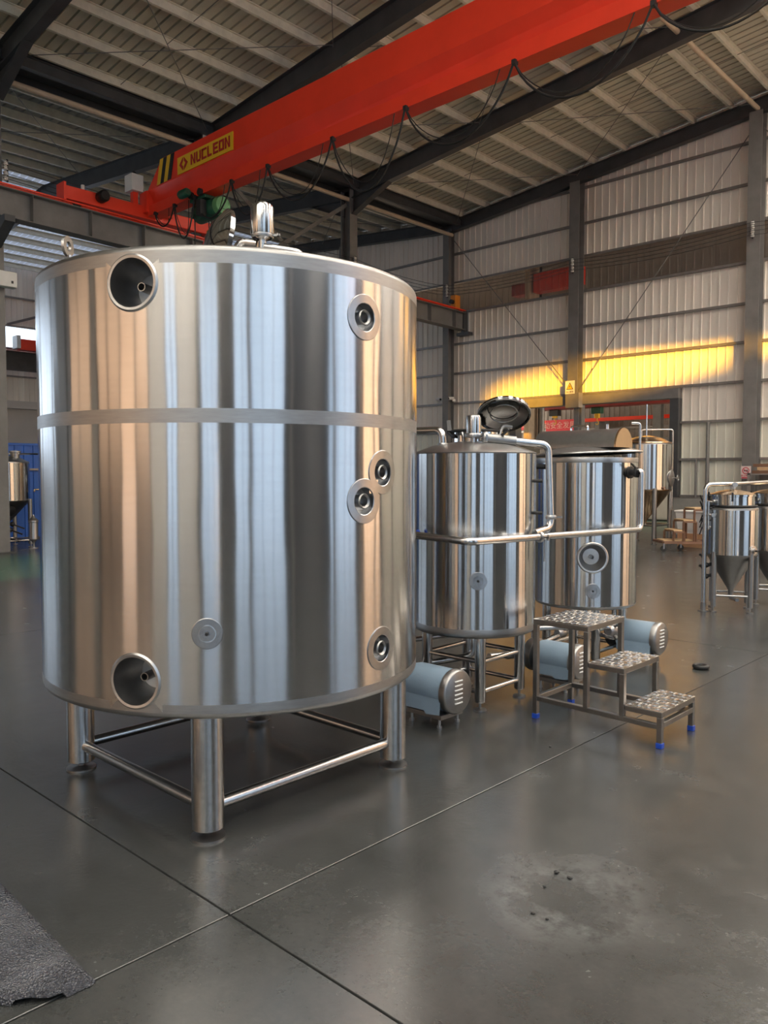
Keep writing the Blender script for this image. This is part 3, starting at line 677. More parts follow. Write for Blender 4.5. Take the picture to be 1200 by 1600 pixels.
# end truck on the rail
et = part('end_truck', B().box(-16.32, -16.06, 7.55, 11.05, 7.2, 7.47), 'red', t, world=True, smooth=0, bevel=.012)
for y in (7.85, 10.75):
    part('wheel', B().lathe([(0, -.05), (.12, -.05), (.12, .05), (.09, .07), (0, .07)], 20, (-16.2, y, 7.22), (1, 0, 0)), 'dark', et, world=True)
part('end_plate', B().box(-16.36, -16.02, 7.51, 7.56, 7.16, 7.52), 'red', t, world=True, smooth=0)
part('drive_motor', B().lathe([(0, 0), (.10, 0), (.12, .04), (.12, .22), (.09, .26), (0, .26)], 16, (-16.06, 8.3, 7.38), (1, 0, 0)), 'black', t, world=True)
part('horn', B().cyl((-16.2, 8.0, 7.47), (-16.2, 8.0, 7.6), .04, 10), 'white', t, world=True)
cb = part('control_box', B().box(-16.3, -15.98, 9.0, 9.28, 7.72, 8.08), 'white', t, world=True, smooth=0, bevel=.012)
part('bell', B().lathe([(.08, 0), (.07, .05), (.03, .09), (0, .1)], 12, (-16.14, 9.14, 8.08)), 'black', cb, world=True)
part('box_bracket', B().box(-16.2, -16.08, 9.08, 9.2, 7.45, 7.74), 'red', t, world=True, smooth=0)
part('gusset_plate', B().box(-16.2, -15.9, 9.3, 9.95, 7.3, 7.75), 'red', t, world=True, smooth=0)

t = thing('electric_hoist', 'dark green wire-rope hoist with a light green end cap under the girder', 'hoist', (-14.0, GY + .28, 7.0))
part('drum_housing', B().lathe([(0, -.42), (.17, -.42), (.20, -.38), (.20, .30), (.17, .34), (0, .34)], 24, (0, 0, -.02), (1, 0, 0)), 'green', t)
o = part('end_cap', B().lathe([(0, .0), (.19, .0), (.20, .03), (.17, .12), (.08, .14), (.08, .16), (0, .16)], 24, (.34, 0, -.02), (1, 0, 0)), 'green_light', t); o['label'] = 'light green end cap'
part('trolley', B().box(-.35, .2, -.26, .26, .14, .21), 'green', t, smooth=0, bevel=.01)
for s in (-1, 1):
    for q in (-.22, .1): part('trolley_wheel', B().cyl((q, s * .26, .25), (q, s * .34, .25), .07, 14), 'dark', t)
part('travel_motor', B().lathe([(0, -.14), (.08, -.14), (.09, -.1), (.09, .12), (.06, .16), (0, .16)], 16, (-.3, -.42, .28), (1, 0, 0)), 'green', t)
part('control_case', B().box(.0, .16, -.34, -.2, -.2, .1), 'dark', t, smooth=0)
part('hook_block', B().box(-.07, .07, -.05, .05, -.62, -.42), 'hook', t, smooth=0, bevel=.015)
part('wire_rope', B().cyl((-.05, 0, -.2), (-.05, 0, -.45), .01, 6), 'dark', t)
part('wire_rope', B().cyl((.05, 0, -.2), (.05, 0, -.45), .01, 6), 'dark', t)
def loop(a, c, sag, n=18, yk=0.0):
    a, c = Vector(a), Vector(c); out = []
    for k in range(n + 1):
        u = k / n; p = a.lerp(c, u); p.z -= sag * (1 - (2 * u - 1) ** 2) ** .8; p.y += yk * math.sin(PI * u); out.append(p)
    return out
t = thing('festoon_cable', 'black power cable hanging in loops under the red girder', 'cable', (-10, GY - .03, 7.2))
hang = [-15.6, -14.85, -14.1, -12.85, -11.74, -10.01, -8.37, -6.38, -4.4, -2.6]
sags = [.35, .75, .55, .75, .8, 1.05, .8, .75, .6]
for i, (a, c) in enumerate(zip(hang, hang[1:])):
    part('cable_loop', B().tube(loop((a + 10, 0, 0), (c + 10, 0, 0), sags[i]), .016, 6), 'rubber', t)
    part('cable_loop', B().tube(loop((a + 10, .02, 0), (c + 9.75, .03, 0), sags[i] * .8, yk=.1), .008, 5), 'rubber', t)
for a in hang: part('cable_clip', B().box(a + 10 - .03, a + 10 + .03, -.02, .06, -.03, .03), 'dark', t, smooth=0)
t = thing('pendant_cable', 'thin black pendant cable dangling from the hoist', 'cable', (-14.3, GY + .1, 7.0))
part('cable', B().tube([(0, 0, .2), (.02, 0, -.4), (-.03, .02, -1.0), (.02, 0, -1.8), (0, 0, -2.6)], .012, 6), 'rubber', t)
part('pendant_switch', B().box(-.04, .04, -.03, .03, -2.95, -2.6), 'yellow', t, smooth=0, bevel=.01)
# ------------------------------------------------------------------ vessels
def cyl_shell(R, z0, z1, holes, m, parent, nseg=180, name='shell', bands=(), mband='band'):
    """open cylinder wall about the local z axis with round holes (angle deg, z, r)."""
    th = set(round(2 * PI * k / nseg, 6) for k in range(nseg)); zz = set([z0, z1] + [z for b_ in bands for z in b_ if z0 < z < z1]); K = 8; pats = []
    for (an, hz, hr) in holes:
        s = hr * 1.14; a0 = R_(an) % (2 * PI); da = s / R; pats.append((a0, hz, hr, s, da))
    th = [t for t in th if not any(abs((t - a0 + PI) % (2 * PI) - PI) < da + .004 for a0, _, _, _, da in pats)]
    for a0, hz, hr, s, da in pats:
        th += [(a0 + da * (2 * k / K - 1)) % (2 * PI) for k in range(K + 1)]; zz |= set(hz + s * (2 * k / K - 1) for k in range(K + 1))
    th = sorted(th); t2 = []
    for t in th:
        if not t2 or t - t2[-1] > 1e-5: t2.append(t)
    th = t2; zz = sorted(zz); z2 = [zz[0]]
    for z in zz[1:]:
        if z - z2[-1] > 1e-4: z2.append(z)
    zz = z2
    bm = bmesh.new(); n = len(th)
    g = [[bm.verts.new((R * math.cos(t), R * math.sin(t), z)) for t in th] for z in zz]
    def inside(t, z): return any(abs((t - a0 + PI) % (2 * PI) - PI) < da - 1e-5 and abs(z - hz) < s - 1e-5 for a0, hz, hr, s, da in pats)
    for j in range(len(zz) - 1):
        for i in range(n):
            i2 = (i + 1) % n; dt = (th[i2] - th[i]) % (2 * PI)
            if inside(th[i] + dt / 2, (zz[j] + zz[j + 1]) / 2): continue
            bm.faces.new((g[j][i], g[j][i2], g[j + 1][i2], g[j + 1][i]))
    for a0, hz, hr, s, da in pats:
        per = []
        for j, z in enumerate(zz):
            if abs(z - hz) > s + 1e-4: continue
            for i, t in enumerate(th):
                dt = (t - a0 + PI) % (2 * PI) - PI
                if abs(dt) > da + 1e-5: continue
                if abs(abs(dt) - da) < 2e-5 or abs(abs(z - hz) - s) < 2e-4: per.append((math.atan2(z - hz, dt * R), g[j][i]))
        per.sort(key=lambda q: q[0]); ring = [bm.verts.new((R * math.cos(a0 + hr * math.cos(f) / R), R * math.sin(a0 + hr * math.cos(f) / R), hz + hr * math.sin(f))) for f, _ in per]
        for k in range(len(per)):
            k2 = (k + 1) % len(per); bm.faces.new((ring[k], per[k][1], per[k2][1], ring[k2]))
    bmesh.ops.delete(bm, geom=[v for v in bm.verts if not v.link_faces], context='VERTS')
    nv = [Vector((v.co.x, v.co.y, 0)).normalized() for v in bm.verts]
    me = bpy.data.meshes.new(name); bm.to_mesh(me); bm.free(); me.materials.append(M[m]); me.materials.append(M[mband])
    for pl in me.polygons:
        if any(a_ < pl.center.z < c_ for a_, c_ in bands): pl.material_index = 1
    me.polygons.foreach_set('use_smooth', [True] * len(me.polygons)); me.normals_split_custom_set_from_vertices(nv)
    o = bpy.data.objects.new(name, me); C.objects.link(o); o.parent = parent; return o
def knuckle(R, z_edge, r, up, dish, n=96, inner=0.0):     # rounded edge plus dished end, z_edge = where the straight wall ends
    s = 1 if up else -1; p = [(R, z_edge)]
    for k in range(1, 7):
        a = PI / 2 * k / 6; p.append((R - r + r * math.cos(a), z_edge + s * r * math.sin(a)))
    for k in range(1, 7):
        u = k / 6; p.append(((R - r) * (1 - u), z_edge + s * (r + dish * (1 - (1 - u) ** 2))))
    return B().lathe(p, n)
def pos(R, an, z): return Vector((R * math.cos(R_(an)), R * math.sin(R_(an)), z))
def out(an): return Vector((math.cos(R_(an)), math.sin(R_(an)), 0))
def conform(b, c, an, R):                                 # bend a round plate so that it hugs the shell
    d = out(an); tg = Vector((-d.y, d.x, 0))
    for v in b.bm.verts: v.co -= d * (((v.co - c).dot(tg)) ** 2 / (2 * R))
    return b
def recess_port(par, R, an, z, r, depth, name='recessed_port', ring=.018, disc=.66, nozzle=True):
    c = pos(R, an, z); d = out(an)
    cup = part(name, conform(B().lathe([(r + ring, -.004), (r + ring, .002), (r + ring * .6, .008), (r, .006)], 48, c, d), c, an, R), 'satin', par); cup['label'] = 'raised lip round a deep recess'
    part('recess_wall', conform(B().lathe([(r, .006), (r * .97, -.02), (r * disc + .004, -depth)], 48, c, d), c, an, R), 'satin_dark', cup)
    part('recess_floor', B().lathe([(r * disc + .004, 0), (r * disc * .5, .002), (0, .002)], 40, c - d * depth, d), 'satin', cup)
    if nozzle:
        part('nozzle', B().lathe([(.019, 0), (.019, depth * .55), (.015, depth * .55), (.015, .01), (0, .01)], 20, c - d * (depth - .002), d), 'satin_dark', cup)
def flange_port(par, R, an, z, ro=.103, rh=.062, rf=.03):
    c = pos(R, an, z); d = out(an)
    fp = part('flange_plate', conform(B().lathe([(ro, -.004), (ro, .003), (ro - .002, .004), (rh + .003, .004), (rh, .002), (rh, -.05)], 64, c, d), c, an, R), 'plate', par, smooth=18)
    part('port_floor', B().lathe([(rh, 0), (rf, 0.004), (0, .004)], 40, c - d * .05, d), 'satin', fp)
    part('ferrule', B().lathe([(rf - .006, .0), (rf - .006, .045), (rf + .002, .052), (rf + .006, .046), (rf - .001, .03), (rf - .001, 0)], 28, c - d * .047, d), 'satin_dark', fp)
def plate_port(par, R, an, z, ro=.066, ri=.034):
    c = pos(R, an, z); d = out(an)
    pp = part('sensor_plate', conform(B().lathe([(ro, -.004), (ro, .003), (ro - .002, .004), (ri + .004, .004), (ri + .003, -.004), (ri, -.004), (ri - .001, .005), (0, .005)], 64, c, d), c, an, R), 'plate', par, smooth=18)
    part('sensor_plug', B().lathe([(0, .018), (.007, .018), (.009, .008)], 12, c, d), 'dark', pp)
def leg_set(par, a, ztop, zbot, r, foot_r, rails, rr, mleg='tube'):
    for sx in (1, -1):
        for sy in (1, -1):
            lg = part('leg', B().lathe([(r * .82, zbot), (r, zbot + .008), (r, ztop)], 28, (sx * a, sy * a, 0)).lathe([(0, zbot + .002), (r * .82, zbot)], 28, (sx * a, sy * a, 0)), mleg, par)
            part('foot', B().lathe([(0, 0), (foot_r, 0), (foot_r, .009), (foot_r * .4, .016), (r * .23, .02), (r * .23, zbot + .01), (0, zbot + .01)], 24, (sx * a, sy * a, 0)), 'satin_dark', lg)
    for z in rails:
        for p, q in (((a, -a), (a, a)), ((-a, -a), (a, -a)), ((-a, a), (a, a)), ((-a, -a), (-a, a))):
            d = (Vector(q) - Vector(p)).normalized() * r * .9; p_, q_ = Vector(p) + d, Vector(q) - d
            part('rail', B().cyl((*p_, z), (*q_, z), rr, 16), mleg, par)
def clamp(par, c, axis, r, name='clamp'):
    c = Vector(c); ax = Vector(axis).normalized()
    o = part(name, B().lathe([(r, -.014), (r + .008, -.014), (r + .012, -.005), (r + .012, .005), (r + .008, .014), (r, .014)], 24, c, ax), 'satin', par)
    t_ = Vector((0, 0, 1)) if abs(ax.z) < .5 else Vector((.6, -.8, 0)); sd = ax.cross(t_).normalized()
    part('wing_nut', B().bar(c + sd * (r + .008), c + sd * (r + .05), .012, .012, ax).bar(c + sd * (r + .04) - t_ * .02, c + sd * (r + .04) + t_ * .02, .008, .012, ax), 'satin_dark', o, smooth=0)
    return o

# --- the big storage tank
T1 = Vector((-3.535, 2.575, 0)); R1 = .972
t = thing('storage_tank', 'huge brushed stainless cylindrical storage tank standing in the left foreground', 'tank', T1)
ports = [(-61.5, 2.392, .102), (-62.3, .717, .104)]; fl_p = [(.5, 2.303), (8.0, 1.606), (0.2, 1.475), (7.4, .779)]
holes = [(a, z, r + .008) for a, z, r in ports] + [(a, z, .085) for a, z in fl_p]
cyl_shell(R1, .585, 2.52, holes, 'shell_big', t, bands=((.58, .622), (2.468, 2.53)))
part('bottom_rim', knuckle(R1, .587, .03, False, .03, 128), 'satin', t)
part('top_rim', knuckle(R1, 2.518, .028, True, .14, 128), 'satin_dark', t)
cyl_shell(R1 + .0008, 1.812, 1.872, [], 'band', t, name='weld_band')['label'] = 'dull ground band round the shell'
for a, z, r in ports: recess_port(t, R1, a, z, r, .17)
for a, z in fl_p: flange_port(t, R1, a, z)
plate_port(t, R1, -43.3, .928)
leg_set(t, .6, .60, .04, .071, .078, [.135], .028)
# manway with lid swung open, vent pot, fittings on the top
mw = part('manway_neck', B().lathe([(.23, 2.48), (.23, 2.72), (.245, 2.73), (.245, 2.745), (.21, 2.745), (.21, 2.48)], 40, (-.35, .2, 0)), 'polish', t)
c = Vector((-3.915, 2.735, 2.905)) - T1; nrm = Vector((-.30, -.92, .22)).normalized()
ld = part('manway_lid', B().lathe([(.215, -.03), (.225, -.025), (.225, .0), (.20, .012), (.15, .045), (.08, .065), (0, .072)], 48, c, nrm).lathe([(.215, -.03), (.2, -.01), (0, .03)], 48, c, nrm), 'polish', t)
ld['label'] = 'open mirror-polished round manway lid'
part('lid_hinge', B().bar(c + Vector((-.03, .0, -.21)), Vector((-.45, .2, 2.70)), .05, .03), 'satin', ld, smooth=0)
vp = Vector((-3.60, 2.82, 0)) - T1
vn = part('vent_pot', B().lathe([(.022, 2.58), (.022, 2.90), (.062, 2.925), (.065, 2.93), (.065, 3.075), (.058, 3.09), (.03, 3.106), (0, 3.107)], 32, (vp.x, vp.y, 0)), 'shell', t); vn['label'] = 'upright polished vent pot'
clamp(vn, (vp.x, vp.y, 2.925), (0, 0, 1), .052)
part('spray_pipe', B().tube(fillet([(vp.x - .02, vp.y - .02, 2.88), (vp.x - .12, vp.y - .08, 2.90), (vp.x - .15, vp.y - .1, 2.57)], .07), .024, 14), 'tube', t)
part('spray_pipe', B().tube(fillet([(vp.x + .02, vp.y, 2.86), (vp.x + .2, vp.y + .12, 2.82), (vp.x + .24, vp.y + .15, 2.5)], .06), .02, 12), 'tube', t)
lc = Vector((-4.30, 2.03, 0)) - T1                       # lifting lug at the left
part('lifting_lug', B().lathe([(.026, -.008), (.055, -.008), (.055, .008), (.026, .008)], 24, (lc.x, lc.y, 2.84), (.80, .60, 0), True).box(lc.x - .03, lc.x + .03, lc.y - .006, lc.y + .006, 2.50, 2.79), 'satin', t)
part('drain_pipe', B().tube(fillet([(0.15, -.15, .58), (.15, -.15, .50), (.02, -.05, .42)], .05), .03, 14), 'tube', t)
o = part('plastic_strip', B().faces([(.36 + .012 * math.sin(k * 1.3) + s * .012 * (1 - .08 * k), -.42 + .01 * math.sin(k), .585 - .03 * k) for k in range(9) for s in (-1, 1)], [(2 * k, 2 * k + 1, 2 * k + 3, 2 * k + 2) for k in range(8)]), 'film', None, smooth=60)
o.location = T1; tag(o, 'torn strip of pale plastic film hanging under the big tank', 'film')

# --- second vessel
T2 = Vector((-3.43, 4.56, 0)); R2 = .432
t = thing('brewing_vessel', 'medium stainless vessel with a domed top and vent pot, right of the big tank', 'tank', T2)
cyl_shell(R2, .53, 1.735, [(-49.3, .892, .045)], 'shell', t, 128)
part('bottom_rim', knuckle(R2, .532, .03, False, .03), 'satin_dark', t)
part('rim_band', B().lathe([(R2 + .0003, .53), (R2 + .001, .535), (R2 + .001, .56), (R2 + .0003, .565)], 128), 'band', t)
part('top_dome', B().lathe([(R2, 1.735), (R2 + .003, 1.742), (R2 - .01, 1.75), (.30, 1.795), (.15, 1.822), (0, 1.83)], 96), 'satin_dark', t)
plate_port(t, R2, -49.3, .892, .060, .03)
leg_set(t, .235, .52, .055, .037, .045, [.33, .125], .017)
mc = Vector((-3.50, 4.66, 0)) - T2
mw = part('manway_neck', B().lathe([(.165, 1.78), (.165, 1.90), (.158, 1.90), (.158, 1.78)], 40, (mc.x, mc.y, 0)), 'polish', t)
part('gasket_ring', B().torus((mc.x, mc.y, 1.905), (0, 0, 1), .168, .011, 40), 'rubber', mw)
vp = Vector((-3.345, 4.435, 0)) - T2
vn = part('vent_pot', B().lathe([(.024, 1.79), (.024, 1.85), (.052, 1.865), (.053, 1.87), (.053, 1.985), (.048, 1.998), (.02, 2.003), (0, 2.004)], 32, (vp.x, vp.y, 0)), 'shell', t); vn['label'] = 'upright polished vent pot'
clamp(vn, (vp.x, vp.y, 1.862), (0, 0, 1), .05)
c = Vector((-3.37, 4.83, 2.035)) - T2; nrm = Vector((.36, -.44, -.82)).normalized()
ld = part('manway_lid', B().lathe([(.185, -.012), (.192, -.006), (.192, .02), (.18, .022), (.176, .008), (.12, -.02), (0, -.035)], 48, c, nrm), 'lid', t); ld['label'] = 'open dark mirror lid seen from inside'
part('lid_ring', B().torus(c + nrm * .0, nrm, .10, .004, 36, 6), 'satin_dark', ld)
part('lid_ring', B().torus(c + nrm * .012, nrm, .187, .007, 40, 6), 'satin', ld)
part('lid_arm', B().tube(fillet([c + Vector((.05, .03, -.10)), Vector((.07, .24, 1.95)), Vector((.07, .16, 1.80))], .04), .014, 10), 'satin_dark', ld)
part('lid_latch', B().bar((mc.x - .17, mc.y - .1, 1.90), (mc.x - .06, mc.y - .17, 1.86), .02, .02).bar((mc.x - .20, mc.y - .06, 1.98), (mc.x - .15, mc.y - .11, 1.9), .03, .03), 'dark', mw, smooth=0)
# steam pipe leaving the vessel top to the left
part('inlet_pipe', B().tube(fillet([(-.125, -.2, 1.75), (-.125, -.2, 1.905), (-.95, -.2, 1.915)], .07), .026, 14), 'tube', t)
clamp(t, (-.125, -.2, 1.80), (0, 0, 1), .027)
# sight fittings on the right flank
for z in (1.55, 1.33): part('side_fitting', B().cyl(pos(R2, 22, z), pos(R2 + .05, 22, z), .012, 10), 'dark', t)
part('thermometer', B().lathe([(0, 0), (.04, 0), (.04, .02), (0, .024)], 20, pos(R2 + .02, -142, 1.16), out(-142)), 'satin', t)
o = part('blue_knob', B().ball(pos(R2 + .035, -108, 1.20), .018), 'bluecap', t); o['label'] = 'small dark blue knob'
part('knob_stem', B().cyl(pos(R2, -108, 1.195), pos(R2 + .03, -108, 1.20), .006, 8), 'satin', o)

# --- third vessel
T3 = Vector((-3.47, 6.21, 0)); R3 = .425
t = thing('brewing_vessel', 'stainless vessel with a half-barrel hood and large round port, behind the step stool', 'tank', T3)
cyl_shell(R3, .51, 1.725, [(-52.9, .915, .115), (-52.4, .643, .045)], 'shell', t, 128)
part('bottom_rim', knuckle(R3, .512, .03, False, .03), 'satin', t)
part('rim_band', B().lathe([(R3 + .0003, 1.69), (R3 + .002, 1.695), (R3 + .002, 1.728), (R3 + .0003, 1.733)], 128), 'satin', t)
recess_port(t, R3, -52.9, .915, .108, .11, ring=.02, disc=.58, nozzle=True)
plate_port(t, R3, -52.4, .643, .062, .03)
leg_set(t, .235, .50, .055, .037, .045, [.30, .12], .017)
lidb = B().lathe([(R3 - .01, -.008), (R3 + .035, -.006), (R3 + .04, .0), (R3 + .035, .008), (.30, .05), (.15, .075), (0, .085)], 96)
bmesh.ops.rotate(lidb.bm, verts=lidb.bm.verts, cent=(0, 0, 0), matrix=Matrix.Rotation(R_(-2.2), 3, Vector((-.4, .9, 0)).normalized()))
bmesh.ops.translate(lidb.bm, verts=lidb.bm.verts, vec=(0, 0, 1.768))
part('lid', lidb, 'satin', t)
hr = .145; hb = B(); hx0, hx1 = -.38, .38; hc = (0, -.09, 1.815); n = 24
arc = [(hr * math.cos(PI * k / n), hr * 1.08 * math.sin(PI * k / n)) for k in range(n + 1)]
vs = [(hc[0] + hx1, hc[1] + a, hc[2] + b_) for a, b_ in arc] + [(hc[0] + hx0, hc[1] + a, hc[2] + b_ ) for a, b_ in arc]
hb.faces(vs, [(i, i + 1, n + 2 + i, n + 1 + i) for i in range(n)])
hd = part('hood', hb, 'satin_dark', t); hd['label'] = 'half-barrel hood lying on the lid'
part('hood_end', B().faces([(hc[0] + hx1 + .012, hc[1] + a * 1.02, hc[2] + b_ * 1.02) for a, b_ in arc] + [(hc[0] + hx1 - .004, hc[1] + a * 1.02, hc[2] + b_ * 1.02) for a, b_ in arc],
     [tuple(range(n + 1)), tuple(range(n + 1, 2 * n + 2))[::-1]] + [(i, n + 1 + i, n + 2 + i, i + 1) for i in range(n)] + [(0, n, 2 * n + 1, n + 1)]), 'warm_tint', hd, smooth=0)
part('hood_end', B().faces([(hc[0] + hx0, hc[1] + a, hc[2] + b_) for a, b_ in arc], [tuple(range(n + 1))]), 'satin_dark', hd, smooth=0)
part('handle', B().tube(fillet([(-.1, -.09, 1.96), (-.1, -.09, 2.005), (.06, -.09, 2.005), (.06, -.09, 1.96)], .03), .008, 8), 'polish', hd)
part('hinge_pin', B().cyl((.24, -.09, 1.96), (.24, -.09, 2.01), .012, 10), 'polish', hd)
part('stand_pipe', B().tube(fillet([(.36, .26, 1.77), (.36, .26, 2.03), (.30, .22, 2.03)], .03), .011, 10), 'tube', t)
va = pos(R3, -6, 1.61)
vb = part('side_valve', B().lathe([(.05, 0), (.05, .012), (.026, .014), (.026, .05), (.042, .052), (.042, .07), (.024, .072), (.024, .09)], 24, va, out(-6)), 'dark', t)
part('valve_handle', B().bar(va + out(-6) * .06 + Vector((0, 0, .03)), va + out(-6) * .06 + Vector((0, -.09, .07)), .014, .01), 'dark', vb, smooth=0)
part('flank_stub', B().cyl(pos(R3 - .01, -118, 1.66), pos(R3 + .16, -118, 1.66), .022, 14), 'dark', t)

# --- pipework between the vessels
t = thing('transfer_pipe', 'long stainless transfer pipe running in front of both brewing vessels', 'pipe', (-2.95, 3.885, 0))
o = Vector((-2.95, 3.885, 0))
def Lp(*pts): return [Vector(p) - o for p in pts]
part('main_run', B().tube(fillet(Lp((-4.6, 3.885, 1.25), (-2.95, 3.885, 1.185), (-2.95, 6.17, 1.145), (-2.95, 6.17, 1.62), (-3.0, 6.165, 1.62)), .06, 8), .024, 16), 'tube', t)
part('top_run', B().tube(fillet(Lp((-3.29, 4.47, 1.845), (-2.97, 4.79, 1.80), (-2.95, 4.80, 1.23), (-2.965, 4.62, 1.20)), .06, 8), .024, 16), 'tube', t)
part('valve_body', B().tube(Lp((-3.28, 4.48, 1.845), (-3.13, 4.63, 1.823)), .034, 16), 'satin_dark', t)
clamp(t, Vector((-3.28, 4.48, 1.845)) - o, (.7, .7, -.1), .034); clamp(t, Vector((-2.95, 4.66, 1.17)) - o, (0, 1, 0), .026); clamp(t, Vector((-2.95, 4.80, 1.30)) - o, (0, 0, 1), .026)
part('valve_lever', B().bar(Vector((-3.2, 4.56, 1.86)) - o, Vector((-3.1, 4.5, 1.90)) - o, .016, .012), 'dark', t, smooth=0)
part('pipe_hanger', B().cyl(Vector((-2.95, 4.72, 1.0)) - o, Vector((-2.95, 4.72, 1.17)) - o, .006, 8), 'satin_dark', t)
part('wall_bracket', B().bar(Vector((-2.95, 5.0, 1.165)) - o, Vector((-3.2, 5.95, 1.15)) - o, .012, .012), 'satin_dark', t, smooth=0)
t = thing('drain_pipework', 'low stainless drain pipes with valves linking the vessels to the pumps', 'pipe', (-3.45, 5.2, 0)); o = Vector((-3.45, 5.2, 0))
for pts, r in (([(-3.43, 4.56, .49), (-3.43, 4.56, .30), (-3.75, 4.3, .22), (-3.75, 3.96, .22)], .024), ([(-3.43, 4.75, .26), (-3.38, 5.25, .22)], .024), ([(-3.47, 6.21, .47), (-3.47, 6.21, .33), (-3.47, 6.05, .3), (-3.40, 5.8, .3), (-3.40, 5.45, .26)], .024),
               ([(-3.6, 5.0, .4), (-3.0, 5.75, .4), (-3.0, 5.9, .28), (-3.3, 6.1, .25)], .02), ([(-3.9, 4.6, .36), (-3.55, 5.3, .36), (-3.55, 6.5, .36), (-3.3, 6.55, .24)], .02), ([(-3.9, 4.2, .38), (-3.75, 4.95, .37)], .02)):
    part('pipe_run', B().tube(fillet([Vector(p) - o for p in pts], .06), r, 12), 'tube', t)
for p in ((-3.42, 5.0, .24), (-3.40, 5.7, .30), (-3.0, 5.8, .36), (-3.58, 5.2, .37)):
    vv = part('valve', B().lathe([(0, -.045), (.034, -.045), (.04, -.03), (.04, .03), (.034, .045), (0, .045)], 16, Vector(p) - o, (0.2, 1, 0)), 'satin_dark', t)
    part('valve_handle', B().bar(Vector(p) - o + Vector((0, 0, .03)), Vector(p) - o + Vector((.09, .02, .05)), .016, .01), 'dark', vv, smooth=0)

# ------------------------------------------------------------------ pump motors
def motor(loc, label, ln=.36, r=.142, zc=.225, head=True, orange=False):
    t = thing('pump_motor', label, 'motor', loc, 0, 'film-covered pump motors on the floor')
    part('casing', B().lathe([(0, -ln), (r * .9, -ln), (r * .96, -ln + .03), (r * .96, -.035), (0, -.035)], 40, (0, 0, zc), (1, 0, 0)), 'film', t)['label'] = 'casing wrapped in pale blue film'
    part('film_skirt', B().faces([(-ln + .02, -r * .93, zc - .03), (-.04, -r * .93, zc - .03), (-.04, -r * .98, zc - r * .9), (-.15, -r * .99, zc - r * .98), (-.17, -r * .98, zc - r * .84), (-ln + .02, -r * .98, zc - r * .86)], [(0, 1, 2, 3, 4, 5)]), 'film', t, smooth=0)
    fc = part('fan_cover', B().lathe([(r * .96, -.05), (r, -.048), (r, -.012), (r * .95, 0), (r * .9, .004), (0, .006)], 48, (0, 0, zc), (1, 0, 0)), 'satin_dark', t); fc['label'] = 'stainless fan cover with louvres'
    for k in range(6):
        z = zc + .072 - k * .028
        part('louvre', B().tube([(.006, -.045, z), (.012, -.035, z + .002), (.012, .02, z + .002), (.006, .03, z)], .0052, 6), 'white', fc)
    part('base_plate', B().box(-ln + .02, -.05, -.11, .11, .055, .085), 'satin_dark', t, smooth=0, bevel=.004)
    part('pedestal', B().box(-ln + .06, -.09, -.08, .08, .085, zc - r * .85), 'satin_dark', t, smooth=0)
    for sx in (-ln + .05, -.08):
        for sy in (-.09, .09): part('foot_bolt', B().cyl((sx, sy, 0), (sx, sy, .07), .009, 10).cyl((sx, sy, 0), (sx, sy, .014), .016, 10), 'satin', t)
    part('pump_head', B().lathe([(0, -.14), (.05, -.14), (.06, -.11), (.115, -.10), (.125, -.08), (.125, -.03), (.09, -.02), (.09, .01), (0, .01)], 32, (-ln, 0, zc), (1, 0, 0)), 'satin_dark' if orange else 'dark', t)
    if orange: part('coupling_guard', B().box(-ln - .03, -ln + .02, -.07, .05, zc - .08, zc + .09), 'orange', t, smooth=0, bevel=.01)['label'] = 'orange coupling guard'
    part('outlet', B().cyl((-ln - .07, 0, zc + .1), (-ln - .07, 0, zc + .2), .022, 14), 'tube', t)
    return t
motor((-3.075, 3.935, 0), 'film-covered pump motor on the floor between the big tank and the second vessel')
motor((-2.925, 5.20, 0), 'film-covered pump motor behind the tall end of the step stool', .34, .128, .22, True, True)
motor((-2.865, 6.41, 0), 'film-covered pump motor on the open floor right of the half-barrel vessel', .36, .135, .22)

